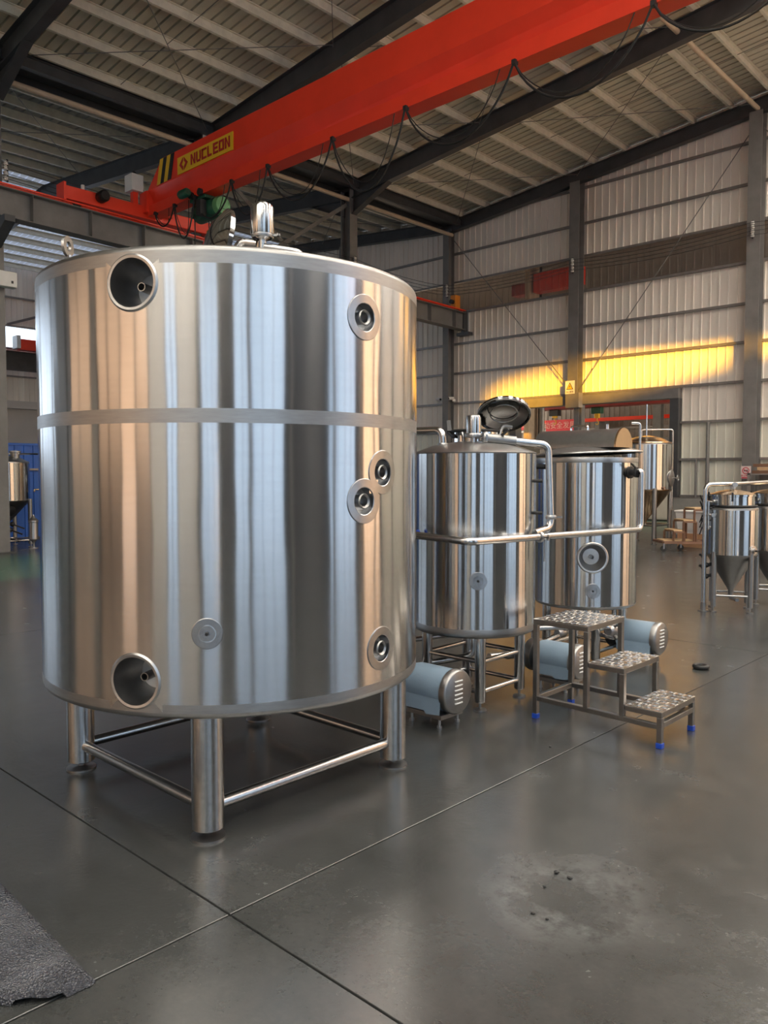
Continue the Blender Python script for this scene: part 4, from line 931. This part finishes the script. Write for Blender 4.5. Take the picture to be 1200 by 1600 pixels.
# ------------------------------------------------------------------ step stool
t = thing('step_stool', 'stainless three-step stool with perforated treads in front of the vessels', 'step stool', (-2.4, 4.66, 0))
o = Vector((-2.4, 4.66, 0)); Y0, Y1 = 4.425, 4.905; tw = .032
def sq(name, p, q, up=(0, 0, 1), m='square'): part(name, B().bar(Vector(p) - o, Vector(q) - o, tw, tw, up), m, t, smooth=0, bevel=.003)
def tread(x0, x1, z):
    n_x, n_y = max(4, int((x1 - x0 - .03) / .052)), 8
    bm = bmesh.new(); h = .004; r = .016; dx, dy = (x1 - x0) / n_x, (Y1 - Y0) / n_y; N = 8
    for i in range(n_x):
        for j in range(n_y):
            sx = (.25 if j % 2 else -.25) * dx * .5
            cx, cy = x0 + (i + .5) * dx + sx, Y0 + (j + .5) * dy
            e0, e1, f0, f1 = x0 + i * dx, x0 + (i + 1) * dx, Y0 + j * dy, Y0 + (j + 1) * dy
            ou = [(e1, cy), (e1, f1), (cx, f1), (e0, f1), (e0, cy), (e0, f0), (cx, f0), (e1, f0)]
            a = [bm.verts.new((x_, y_, z)) for x_, y_ in ou]; rim = [bm.verts.new((cx + r * 1.15 * math.cos(k * PI / 4), cy + r * math.sin(k * PI / 4), z + h)) for k in range(N)]
            low = [bm.verts.new((cx + r * math.cos(k * PI / 4), cy + r * .85 * math.sin(k * PI / 4), z - .006)) for k in range(N)]
            for k in range(N):
                k2 = (k + 1) % N; bm.faces.new((a[k], a[k2], rim[k2], rim[k])); bm.faces.new((rim[k], rim[k2], low[k2], low[k]))
    b = B(); b.bm = bm
    bmesh.ops.remove_doubles(bm, verts=bm.verts, dist=1e-5); bmesh.ops.translate(bm, verts=bm.verts, vec=-o)
    part('tread', b, 'tread', t, smooth=0)
    zz = z - tw / 2 - .002
    for y in (Y0 + tw / 2, Y1 - tw / 2): sq('tread_frame', (x0, y, zz), (x1, y, zz))
    for x_ in (x0 + tw / 2, x1 - tw / 2): sq('tread_frame', (x_, Y0 + tw, zz), (x_, Y1 - tw, zz))
XA, XB, XC, XD = -2.845, -2.448, -2.205, -1.968
tread(XA, XB, .655); tread(XB + .005, XC, .432); tread(XC + .005, XD, .215)
for y in (Y0 + tw / 2, Y1 - tw / 2):
    for x_, z in ((XA + tw / 2, .62), (XB - tw / 2, .62), (XC - tw / 2, .397), (XD - tw / 2, .18)):
        zb = 0.02 if x_ in (XA + tw / 2, XD - tw / 2) else .14
        sq('leg', (x_, y, zb), (x_, y, z), (1, 0, 0))
    sq('side_rail', (XA + tw, y, .135), (XD - tw, y, .135 - .01))
for x_ in (XA + tw / 2, XD - tw / 2): sq('cross_rail', (x_, Y0 + tw, .135), (x_, Y1 - tw, .135))
for x_ in (XA + tw / 2, XD - tw / 2):
    for y in (Y0 + tw / 2, Y1 - tw / 2):
        part('foot_cap', B().box(x_ - .019 - o.x, x_ + .019 - o.x, y - .019 - o.y, y + .019 - o.y, 0, .032), 'bluecap', t, smooth=0, bevel=.003)['label'] = 'blue plastic foot cap'
# ------------------------------------------------------------------ conical fermenters
def conical(label, loc, R, ztip, zc, zs, dome, group=None, collar=None, legr=.035, legs=4, a=None, m='shell', mcone='satin_dark', rail=.2, square=False, mleg='satin_dark', lrot=0):
    t = thing('conical_fermenter', label, 'tank', loc, 0, group); a = a or R * .72
    cyl_shell(R, zc + .02, zs - .02, [], m, t, 64)
    part('cone', B().lathe([(.03, ztip - .06), (.03, ztip), (R - .03, zc - .02), (R - .005, zc), (R, zc + .022)], 56), mcone, t)
    part('shoulder', B().lathe([(R, zs - .022), (R - .005, zs), (R - .03, zs + .015)] + ([(collar[0], zs + .02)] if collar else [(R * .6, zs + dome * .7), (R * .25, zs + dome * .95), (0, zs + dome)]), 56), 'satin_dark', t)
    top = zs + dome
    if collar:
        cr, cz = collar
        part('collar', B().lathe([(cr, zs + .015), (cr, cz), (cr + .012, cz + .003), (cr + .012, cz + .022), (cr, cz + .025)], 48), 'shell', t)
        part('lid', B().lathe([(cr + .01, cz + .025), (cr * .7, cz + .055), (cr * .3, cz + .078), (0, cz + .085)], 48), 'warm_tint', t); top = cz + .085
        for k in range(4):
            p = pos(cr + .012, k * 90 + 20, cz); part('lid_clamp', B().bar(p + Vector((0, 0, -.05)), p + Vector((0, 0, .05)), .022, .022, out(k * 90 + 20)), 'dark', t, smooth=0)
    for k in range(4):
        p = Matrix.Rotation(R_(lrot), 3, 'Z') @ Vector((a * (1 if k in (0, 3) else -1), a * (1 if k in (0, 1) else -1), 0)); zt_ = zc - .02 if p.length < R * 1.05 else zc
        zt_ = zc + .05 if abs(p.length - R) < .05 else zc - (R - p.length) * (zc - ztip) / R + .02
        lg = part('leg', B().box(p.x - legr, p.x + legr, p.y - legr, p.y + legr, .06, zt_) if square else B().cyl(p + Vector((0, 0, .06)), p + Vector((0, 0, zt_)), legr, 18), mleg, t, smooth=40)
        part('foot', B().cyl(p, p + Vector((0, 0, .012)), legr * 1.25, 14).cyl(p + Vector((0, 0, .01)), p + Vector((0, 0, .07)), legr * .3, 8), 'satin_dark', lg)
    for (p, q) in (((a, -a), (a, a)), ((-a, -a), (a, -a)), ((-a, a), (a, a)), ((-a, -a), (-a, a))): part('rail', B().cyl(Matrix.Rotation(R_(lrot), 3, 'Z') @ Vector((*p, rail)), Matrix.Rotation(R_(lrot), 3, 'Z') @ Vector((*q, rail)), legr * .45, 10), 'tube', t)
    part('outlet', B().tube(fillet([(0, 0, ztip - .05), (0, 0, ztip - .1), (.12, -.12, ztip - .1)], .05), .022, 10), 'tube', t)
    return t, top
# two small tanks at the right edge
def small(loc, lab):
    t, top = conical(lab, loc, .288, .24, .645, 1.20, .02, 'small conical fermenters at the right', (.245, 1.335), .03, 4, .195, rail=.19, square=False, lrot=24)
    part('top_gauge', B().cyl((0, 0, top), (0, 0, top + .05), .03, 14).cyl((.03, -.03, top + .05), (.05, -.06, top + .05), .03, 18), 'satin', t)
    part('shoulder_ring', B().torus((0, 0, 1.225), (0, 0, 1), .262, .012, 48), 'rubber', t)
    part('sample_plate', B().lathe([(.055, 0), (.055, .012), (.03, .014), (.03, .035), (0, .035)], 24, pos(.286, -18, .72), out(-18)), 'satin', t)
    part('side_valve', B().cyl(pos(.286, -18, .72), pos(.35, -18, .72), .012, 10), 'dark', t)
    for k, z in enumerate((.42, .55)):                    # lever valves low on the left
        v = part('lever_valve', B().cyl(pos(.2, -132, z), pos(.30, -132, z - .02), .02, 12).ball(pos(.30, -132, z - .02), .03), 'dark', t)
        part('lever', B().cyl(pos(.30, -132, z - .01), pos(.36, -138, z + .10), .007, 8).ball(pos(.36, -138, z + .10), .016), 'black', v)
    m = part('valve_manifold', B().cyl(pos(.30, -128, .95), pos(.30, -128, 1.28), .02, 12), 'tube', t)
    for k, z in enumerate((.98, 1.06, 1.12, 1.2, 1.27)):
        p = pos(.31, -128, z); part('manifold_valve', B().cyl(p - Vector((.07, 0, 0)), p + Vector((.09, .02, 0)), .016, 10).ball(p + Vector((-.05, 0, 0)), .026).ball(p + Vector((.07, .015, .01)), .024), 'dark' if k % 2 else 'satin', m)
        part('hand_lever', B().bar(p + Vector((-.05, -.02, 0)), p + Vector((-.07, -.05, -.09 if k < 3 else .08)), .01, .01), 'black', m, smooth=0)
    part('pressure_gauge', B().lathe([(0, 0), (.024, 0), (.024, .02), (0, .022)], 20, pos(.30, -112, 1.12), (.6, -.8, 0)), 'satin', t)
    return t
small((-3.455, 9.585, 0), 'small conical fermenter with a valve manifold, nearest the right edge')
small((-3.27, 10.45, 0), 'small conical fermenter cut off by the right edge, behind its twin')
t = thing('vapour_pipe', 'bent stainless pipe frame over the two small conical fermenters', 'pipe', (-3.68, 9.32, 0)); o = Vector((-3.68, 9.32, 0))
part('pipe_run', B().tube(fillet([Vector(p) - o for p in ((-3.66, 9.30, .10), (-3.66, 9.30, 1.475), (-3.47, 9.6, 1.478), (-3.27, 10.45, 1.50), (-3.1, 11.3, 1.5))], .08, 8), .024, 14), 'tube', t)
part('pipe_foot', B().cyl(Vector((-3.66, 9.30, 0)) - o, Vector((-3.66, 9.30, .1)) - o, .03, 14).cyl(Vector((-3.66, 9.30, 0)) - o, Vector((-3.66, 9.30, .01)) - o, .06, 14), 'satin_dark', t)
part('pipe_drop', B().cyl(Vector((-3.47, 9.6, 1.42)) - o, Vector((-3.47, 9.6, 1.478)) - o, .02, 12), 'tube', t)
# large fermenter by the door
BF = Vector((-8.345, 17.69, 0))
t, top = conical('large conical fermenter with a side manway, standing at the gable door', BF, .58, .50, 1.22, 2.28, .2, None, None, .05, 4, .40, 'shell', 'warm_tint', rail=.42)
part('rim_ring', B().torus((0, 0, 2.30), (0, 0, 1), .545, .025, 56), 'warm_tint', t)
part('dome_cap', B().lathe([(.55, 2.30), (.40, 2.40), (.2, 2.46), (0, 2.49)], 56), 'warm_tint', t)
part('top_mast', B().cyl((0, 0, 2.46), (0, 0, 3.2), .015, 8), 'polish', t)
part('cip_pipe', B().tube(fillet([(-.1, -.05, 2.48), (-.1, -.05, 2.62), (.45, .40, 2.62), (.45, .40, .75)], .06), .02, 10), 'tube', t)
ma = 8; mwp = part('side_manway', B().lathe([(.17, -.03), (.17, .02), (.19, .03), (.19, .05), (.14, .07), (0, .085)], 32, pos(.54, ma, 1.50), out(ma)), 'satin', t)
part('hand_wheel', B().torus(pos(.72, ma, 1.50), out(ma), .07, .008, 20, 6).cyl(pos(.6, ma, 1.50), pos(.74, ma, 1.50), .012, 8).bar(pos(.72, ma - 8, 1.5), pos(.72, ma + 8, 1.5), .012, .012), 'satin_dark', mwp)
part('hinge_arm', B().bar(pos(.60, ma + 24, 1.50), pos(.62, ma + 3, 1.5), .02, .05), 'satin_dark', mwp, smooth=0)
part('sample_valve', B().cyl(pos(.50, -25, 1.24), pos(.62, -25, 1.28), .03, 12), 'warm_brown', t)
# fermenter at the left edge
t, top = conical('conical fermenter standing before the blue partition at the left edge', (-18.05, 6.95, 0), .56, .42, 1.00, 1.85, .16, None, None, .045, 4, .42, 'shell', 'satin_dark', rail=.15)
part('top_pot', B().lathe([(.03, 1.98), (.03, 2.03), (.09, 2.03), (.12, 2.20), (.05, 2.22), (.012, 2.23), (.012, 2.33), (0, 2.33)], 20), 'satin', t)
part('side_pot', B().lathe([(.09, 1.93), (.10, 2.05), (.12, 2.06), (.12, 2.09), (0, 2.11)], 20, (.18, .22, 0)), 'satin', t)
part('cip_pipe', B().tube(fillet([(.12, .1, 2.03), (.50, .62, 2.03), (.50, .62, 1.0)], .06), .02, 10), 'polish', t)
part('pipe_cock', B().cyl((.50, .62, 1.0), (.50, .62, .95), .035, 12).bar((.5, .62, .97), (.56, .7, .85), .02, .012), 'polish', t)
part('manway_plate', B().lathe([(.13, -.02), (.13, .02), (.09, .04), (0, .05)], 24, pos(.44, -5, .8), (.8, -.1, -.55)), 'dark', t)
for z in (.22, .38, .5): part('lever_valve', B().ball((.25, -.1 + z * .4, z), .055).bar((.25, -.1 + z * .4, z), (.4, .1 + z * .4, z - .1), .03, .03), 'dark', t)
t = thing('gas_tank', 'dark pressure tank partly hidden behind the big tank at the left', 'tank', (-17.7, 8.35, 0))
part('body', B().lathe([(0, .75), (.3, .8), (.36, .9), (.36, 1.75), (.3, 1.85), (0, 1.9)], 40), 'satin_dark', t)
for k in range(3): part('leg', B().cyl((.25 * math.cos(k * 2.1 + 3.3), .25 * math.sin(k * 2.1 + 3.3), 0), (.25 * math.cos(k * 2.1 + 3.3), .25 * math.sin(k * 2.1 + 3.3), .85), .03, 12), 'tube', t)
gp = part('gauge_pipe', B().tube(fillet([(0, -.3, 1.25), (0, -.85, 1.25), (0, -.85, 1.2)], .02), .018, 10).cyl((0, -.62, 1.25), (0, -.62, 1.42), .014, 8), 'warm_tint', t)
part('pressure_gauge', B().lathe([(0, 0), (.075, 0), (.08, .03), (0, .035)], 24, (0, -.62, 1.49), (.92, -.4, 0)), 'ceramic', gp)
t = thing('filter_housing', 'small upright stainless filter housing on the floor by the blue partition', 'filter', (-17.2, 7.25, 0))
part('body', B().lathe([(.02, .0), (.09, .0), (.09, .015), (.025, .02), (.025, .12), (.05, .16), (.095, .2), (.095, .55), (.105, .56), (.105, .60), (.04, .66), (.02, .72), (0, .72)], 24), 'satin', t)
part('handle', B().bar((.08, .1, .3), (.2, .25, .3), .012, .012).bar((.2, .25, .3), (.2, .25, .5), .012, .012), 'satin', t, smooth=0)
# blue partition
t = thing('blue_partition', 'bright blue sheet-metal partition behind the left fermenter', 'partition', (-19.8, 4.0, 0))
me = sheet_mesh(.45, 2.28, 'blue')
for k in range(18): inst('partition_panel', me, t, (0, .45 * k, .03), PI / 2)
part('top_rail', B().box(-.04, .04, 0, 8.1, 2.29, 2.34), 'blue', t, smooth=0); part('bottom_rail', B().box(-.04, .06, 0, 8.1, 0, .05), 'steel_dark', t, smooth=0)
part('mid_rail', B().box(.03, .08, 0, 8.1, 1.68, 1.73), 'girt', t, smooth=0)
# left hall crane seen under the window
t = thing('left_hall_crane', 'red crane girder in front of the bright window at the far left', 'crane', (-33, 14.5, 0))
part('girder', B().box(0, .35, -1.1, 5, 6.55, 6.98), 'red', t, smooth=0); part('hanger', B().box(.05, .25, 3, 3.2, 6.98, 10.3), 'steel_dark', t, smooth=0); part('end_plate', B().box(-.05, .4, -1.25, -1.1, 6.6, 7.1), 'white', t, smooth=0)
t = thing('left_hall_runway', 'dark runway beam under the bright window at the far left', 'crane runway', (-33.2, 10, 0))
part('beam', B().ibeam((0, -8, 6.15), (0, 11, 6.15), .3, .75, .02, .014), 'steel_dark', t, smooth=0); part('bracket', B().box(-1.0, 0, -.2, .2, 5.85, 5.95), 'steel_dark', t, smooth=0)

# ------------------------------------------------------------------ wheeled platform steps, boards, boxes by the gable wall
t = thing('wheeled_steps', 'low wheeled frame, coloured brown by warm light, carrying three-level platform steps by the wall', 'step platform', (-6.75, 16.1, 0))
def fr(name, p, q, wd=.035, m='warm_brown'): return part(name, B().bar(p, q, wd, wd, (0, 0, 1) if abs(Vector(q)[2] - Vector(p)[2]) < .1 else (1, 0, 0)), m, t, smooth=0)  # frame brown has the warm light put into its colour
e1 = Vector((.73, .687, 0)).normalized(); e2 = Vector((-.687, .73, 0)).normalized()
def Q(u, v, z): return e1 * u + e2 * v + Vector((0, 0, z))
for v in (0, .6): fr('chassis', Q(-.42, v, .19), Q(1.0, v, .17), .05)
for u in (-.42, .3, 1.0): fr('chassis', Q(u, 0, .19), Q(u, .6, .19), .05)
for u, v in ((-.42, 0), (.02, .25), (.95, 0), (.95, .6)):
    cs = part('caster', B().lathe([(.02, -.02), (.06, -.02), (.06, .02), (.02, .02)], 16, Q(u, v, .06), e2, True), 'rubber', t)
    part('fork', B().bar(Q(u, v, .06), Q(u, v, .17), .03, .05, e2), 'satin_dark', cs, smooth=0)
prev = 0
for u0, u1, z in ((-.22, .0, .40), (-.02, .24, .61), (.2, .62, .85)):
    for v in (0, .55):
        fr('upright', Q(u0, v, .2), Q(u0, v, z)); fr('upright', Q(u1, v, .2), Q(u1, v, z))
        fr('top_frame', Q(u0, v, z), Q(u1, v, z))
    part('platform_board', B().faces([Q(u0, 0, z + .02), Q(u1, 0, z + .02), Q(u1, .55, z + .02), Q(u0, .55, z + .02), Q(u0, 0, z + .045), Q(u1, 0, z + .045), Q(u1, .55, z + .045), Q(u0, .55, z + .045)],
         [(0, 3, 2, 1), (4, 5, 6, 7), (0, 1, 5, 4), (1, 2, 6, 5), (2, 3, 7, 6), (3, 0, 4, 7)]), 'wood', t, smooth=0)
part('platform_board', B().faces([Q(-.4, .05, .215), Q(.2, .05, .215), Q(.2, .5, .215), Q(-.4, .5, .215), Q(-.4, .05, .235), Q(.2, .05, .235), Q(.2, .5, .235), Q(-.4, .5, .235)],
     [(0, 3, 2, 1), (4, 5, 6, 7), (0, 1, 5, 4), (1, 2, 6, 5), (2, 3, 7, 6), (3, 0, 4, 7)]), 'wood', t, smooth=0)
t = thing('grey_board', 'large grey board leaning against the gable wall right of the door', 'board', (-8.2, 20.62, 0))
part('panel', B().faces([(-.85, -.12, 0), (.9, -.12, 0), (.9, .20, .95), (-.85, .20, .95), (-.85, -.09, 0), (.9, -.09, 0), (.9, .23, .95), (-.85, .23, .95)],
     [(0, 1, 2, 3), (7, 6, 5, 4), (0, 4, 5, 1), (1, 5, 6, 2), (2, 6, 7, 3), (3, 7, 4, 0)]), 'board', t, smooth=0)
part('edge_trim', B().bar((-.85, .215, .955), (.9, .215, .955), .04, .02), 'girt', t, smooth=0)
t = thing('cardboard_box', 'brown cardboard box stacked behind the wheeled steps', 'box', (-6.75, 18.3, 0))
part('lower_carton', B().box(-.45, .45, -.4, .4, 0, .72), 'card', t, smooth=0, bevel=.006); part('flap', B().bar((-.45, -.4, .73), (.45, -.4, .74), .12, .008), 'card', t, smooth=0)
o = part('upper_carton', B().faces([(-.42, -.35, .74), (.42, -.35, .74), (.42, .35, .74), (-.42, .35, .74), (-.30, -.35, 1.05), (.42, -.35, 1.05), (.42, .35, 1.05), (-.30, .35, 1.05)], [(0, 3, 2, 1), (4, 5, 6, 7), (0, 1, 5, 4), (1, 2, 6, 5), (2, 3, 7, 6), (3, 0, 4, 7)]), 'card', t, smooth=0)
t = thing('white_crate', 'white plastic crate between the wheeled steps and the cardboard box', 'crate', (-7.0, 17.4, 0))
part('tub', B().faces([(-.33, -.25, .3), (.33, -.25, .3), (.33, .25, .3), (-.33, .25, .3), (-.38, -.3, .78), (.38, -.3, .78), (.38, .3, .78), (-.38, .3, .78)], [(0, 3, 2, 1), (0, 1, 5, 4), (1, 2, 6, 5), (2, 3, 7, 6), (3, 0, 4, 7), (4, 5, 6, 7)]), 'white', t, smooth=0)
part('rim', B().box(-.4, .4, -.32, .32, .76, .8), 'white', t, smooth=0, bevel=.01); part('stand', B().box(-.34, .34, -.26, .26, 0, .3), 'card', t, smooth=0)
t = thing('storage_rack', 'grey metal rack with boards on top at the right edge by the wall', 'rack', (-6.35, 20.2, 0))
for x_ in (-.45, 1.2):
    for y_ in (-.3, .4): part('upright', B().box(x_ - .03, x_ + .03, y_ - .03, y_ + .03, 0, 1.62), 'girt', t, smooth=0)
for z in (.3, .95, 1.6): part('shelf', B().box(-.48, 1.23, -.33, .43, z - .03, z), 'girt', t, smooth=0)
part('back_sheet', B().box(-.48, 1.23, .40, .43, .3, 1.6), 'girt', t, smooth=0)
for k, (a, z) in enumerate(((0, 1.6), (.08, 1.68), (-.05, 1.76))): 
    b = B().box(-.38 + a, 1.1 + a, -.3 + .1 * k, .25 + .05 * k, z + .002, z + .075)
    tag(part('timber_board', b, 'warm_brown' if k != 1 else 'wood', None, smooth=0, loc=(-6.35, 20.2, 0)), ('reddish brown board, lowest on the rack at the right edge', 'pale board, middle of the pile on the rack at the right edge', 'reddish brown board, topmost on the rack at the right edge')[k], 'board', 'boards on the rack')

# ------------------------------------------------------------------ signs and cameras
t = thing('warning_sign', 'white sign with a yellow warning triangle above the gable door', 'sign', (-12.15, YB - .475, 4.11))
part('plate', B().box(-.15, .15, 0, .012, -.19, .19), 'white', t, smooth=0)
TX = (1, 0, 0); TZ = (0, 0, 1)
part('triangle', B().flat([(-.115, -.075), (.115, -.075), (0, .135)], (0, -.002, .01), TX, TZ, .003), 'black', t, smooth=0)
part('triangle_fill', B().flat([(-.085, -.058), (.085, -.058), (0, .10)], (0, -.006, .01), TX, TZ, .003), 'yellow', t, smooth=0)
part('bolt', B().flat([(.012, .07), (-.022, .01), (.0, .012), (-.012, -.045), (.024, .022), (.002, .02)], (0, -.010, .01), TX, TZ, .003), 'black', t, smooth=0)
text_part('lettering', '当心触电', .062, (-12.15, YB - .479, 4.11 - .135), TX, TZ, 'black', t, .001)
t = thing('no_smoking_sign', 'pale no-smoking sign with a red circle on the right wall column', 'sign', (-7.16, YB - .475, 1.63))
part('plate', B().box(-.12, .12, 0, .012, -.16, .16), 'signpink', t, smooth=0)
part('circle', B().lathe([(.068, 0), (.085, 0), (.085, .004), (.068, .004)], 32, (0, -.001, .045), (0, -1, 0), True), 'signred', t)
part('slash', B().flat([(-.062, .04), (-.052, .05), (.062, -.04), (.052, -.05)][::-1], (0, -.004, .045), TX, TZ, .002), 'signred', t, smooth=0)
part('cigarette', B().flat([(-.05, -.012), (.05, -.012), (.05, .008), (-.05, .008)], (0, -.002, .045), TX, TZ, .002).flat([(.03, .012), (.045, .03), (.038, .035), (.022, .016)], (0, -.002, .045), TX, TZ, .002), 'black', t, smooth=0)
text_part('lettering', '禁止吸烟', .058, (-7.16, YB - .478, 1.63 - .085), TX, TZ, 'signred', t, .001)
part('lower_band', B().box(-.1, .1, -.003, 0, -.15, -.12), 'signred', t, smooth=0)
for k, (x_, rz_, lab) in enumerate(((-17.3, .5, 'left of a pair of white security cameras on the gable wall girt'), (-16.72, -.6, 'right of a pair of white security cameras on the gable wall girt'))):
    t = thing('security_camera', lab, 'camera', (x_, YB - .2, 4.0), rz_, 'security cameras on the gable wall')
    part('housing', B().lathe([(0, -.13), (.05, -.13), (.055, -.1), (.055, .1), (.045, .13), (0, .13)], 16, (0, -.06, .1), (.6, -.8, -.1)), 'white', t)
    part('lens', B().cyl((.08, -.165, .087), (.086, -.173, .086), .035, 14), 'black', t)
    part('mount', B().box(-.02, .02, 0, .1, 0, .08), 'white', t, smooth=0)

# ------------------------------------------------------------------ things on the floor
gx, gy = 26, 26; vs = []; fs = []
ec, ed_ = Vector((-2.335, 1.150, 0)), Vector((-3.40, 1.19, 0))
cor = [Vector((-2.335, 1.150, 0)), Vector((-3.55, 1.20, 0)), Vector((-3.3, .1, 0)), Vector((-2.44, .90, 0))]
import mathutils.noise as mn
for i in range(gx + 1):
    for j in range(gy + 1):
        u, v = i / gx, j / gy
        p = (cor[0].lerp(cor[1], u)).lerp(cor[3].lerp(cor[2], u), v)
        p.x += .05 * math.sin(PI * v) * (1 - u) + .015 * mn.noise(Vector((v * 6, u * 2, 3))) * (1 - u)
        h = .012 + .03 * (mn.noise(Vector((p.x * 5, p.y * 5, 0))) + .5) + .012 * mn.noise(Vector((p.x * 14, p.y * 14, 5)))
        ed = min(1.0, 6 * min(u, v, 1 - v) + .12)
        vs.append((p.x, p.y, max(.003, h * ed) + (.018 if (u < .08 and .4 < v < .9) else 0)))
for i in range(gx):
    for j in range(gy):
        a = i * (gy + 1) + j; fs.append((a, a + gy + 1, a + gy + 2, a + 1))
b = B().faces(vs, fs)
r = bmesh.ops.extrude_face_region(b.bm, geom=b.bm.faces[:]); bmesh.ops.translate(b.bm, verts=[g for g in r['geom'] if isinstance(g, bmesh.types.BMVert)], vec=(0, 0, -.002))
tag(part('plastic_sheet', b, 'sheet', None, smooth=180), 'crumpled grey woven plastic sheet lying in the bottom left corner', 'sheet')
tag(part('rubber_ring', B().torus((-2.567, 6.499, .02), (0, 0, 1), .05, .018, 24, 10), 'rubber', None), 'black rubber ring lying on the floor right of the stool', 'ring')
crumbs = [(-1.645, 2.747, .014, 'largest black crumb, at the top of the pale floor stain'), (-1.587, 2.746, .010, 'flat black crumb right of the largest one on the stained floor'), (-1.624, 2.623, .008, 'black crumb just below the largest one on the stained floor'),
          (-1.552, 2.431, .008, 'elongated black crumb at the lower left of the floor stain'), (-1.494, 2.433, .008, 'upright black crumb at the lower left of the floor stain'), (-2.46, 4.02, .006, 'tiny dark crumb on the floor in front of the stool')]
for k, (x_, y_, s, lab) in enumerate(crumbs):
    b = B(); bmesh.ops.create_icosphere(b.bm, subdivisions=1, radius=s)
    for v in b.bm.verts: v.co = Vector((v.co.x * (1.4 if k % 2 else 1), v.co.y, v.co.z * .5)) * random.uniform(.8, 1.2) + Vector((x_, y_, s * .5))
    tag(part('debris_crumb', b, 'rubber', None, smooth=0), lab, 'debris', 'black crumbs on the floor')
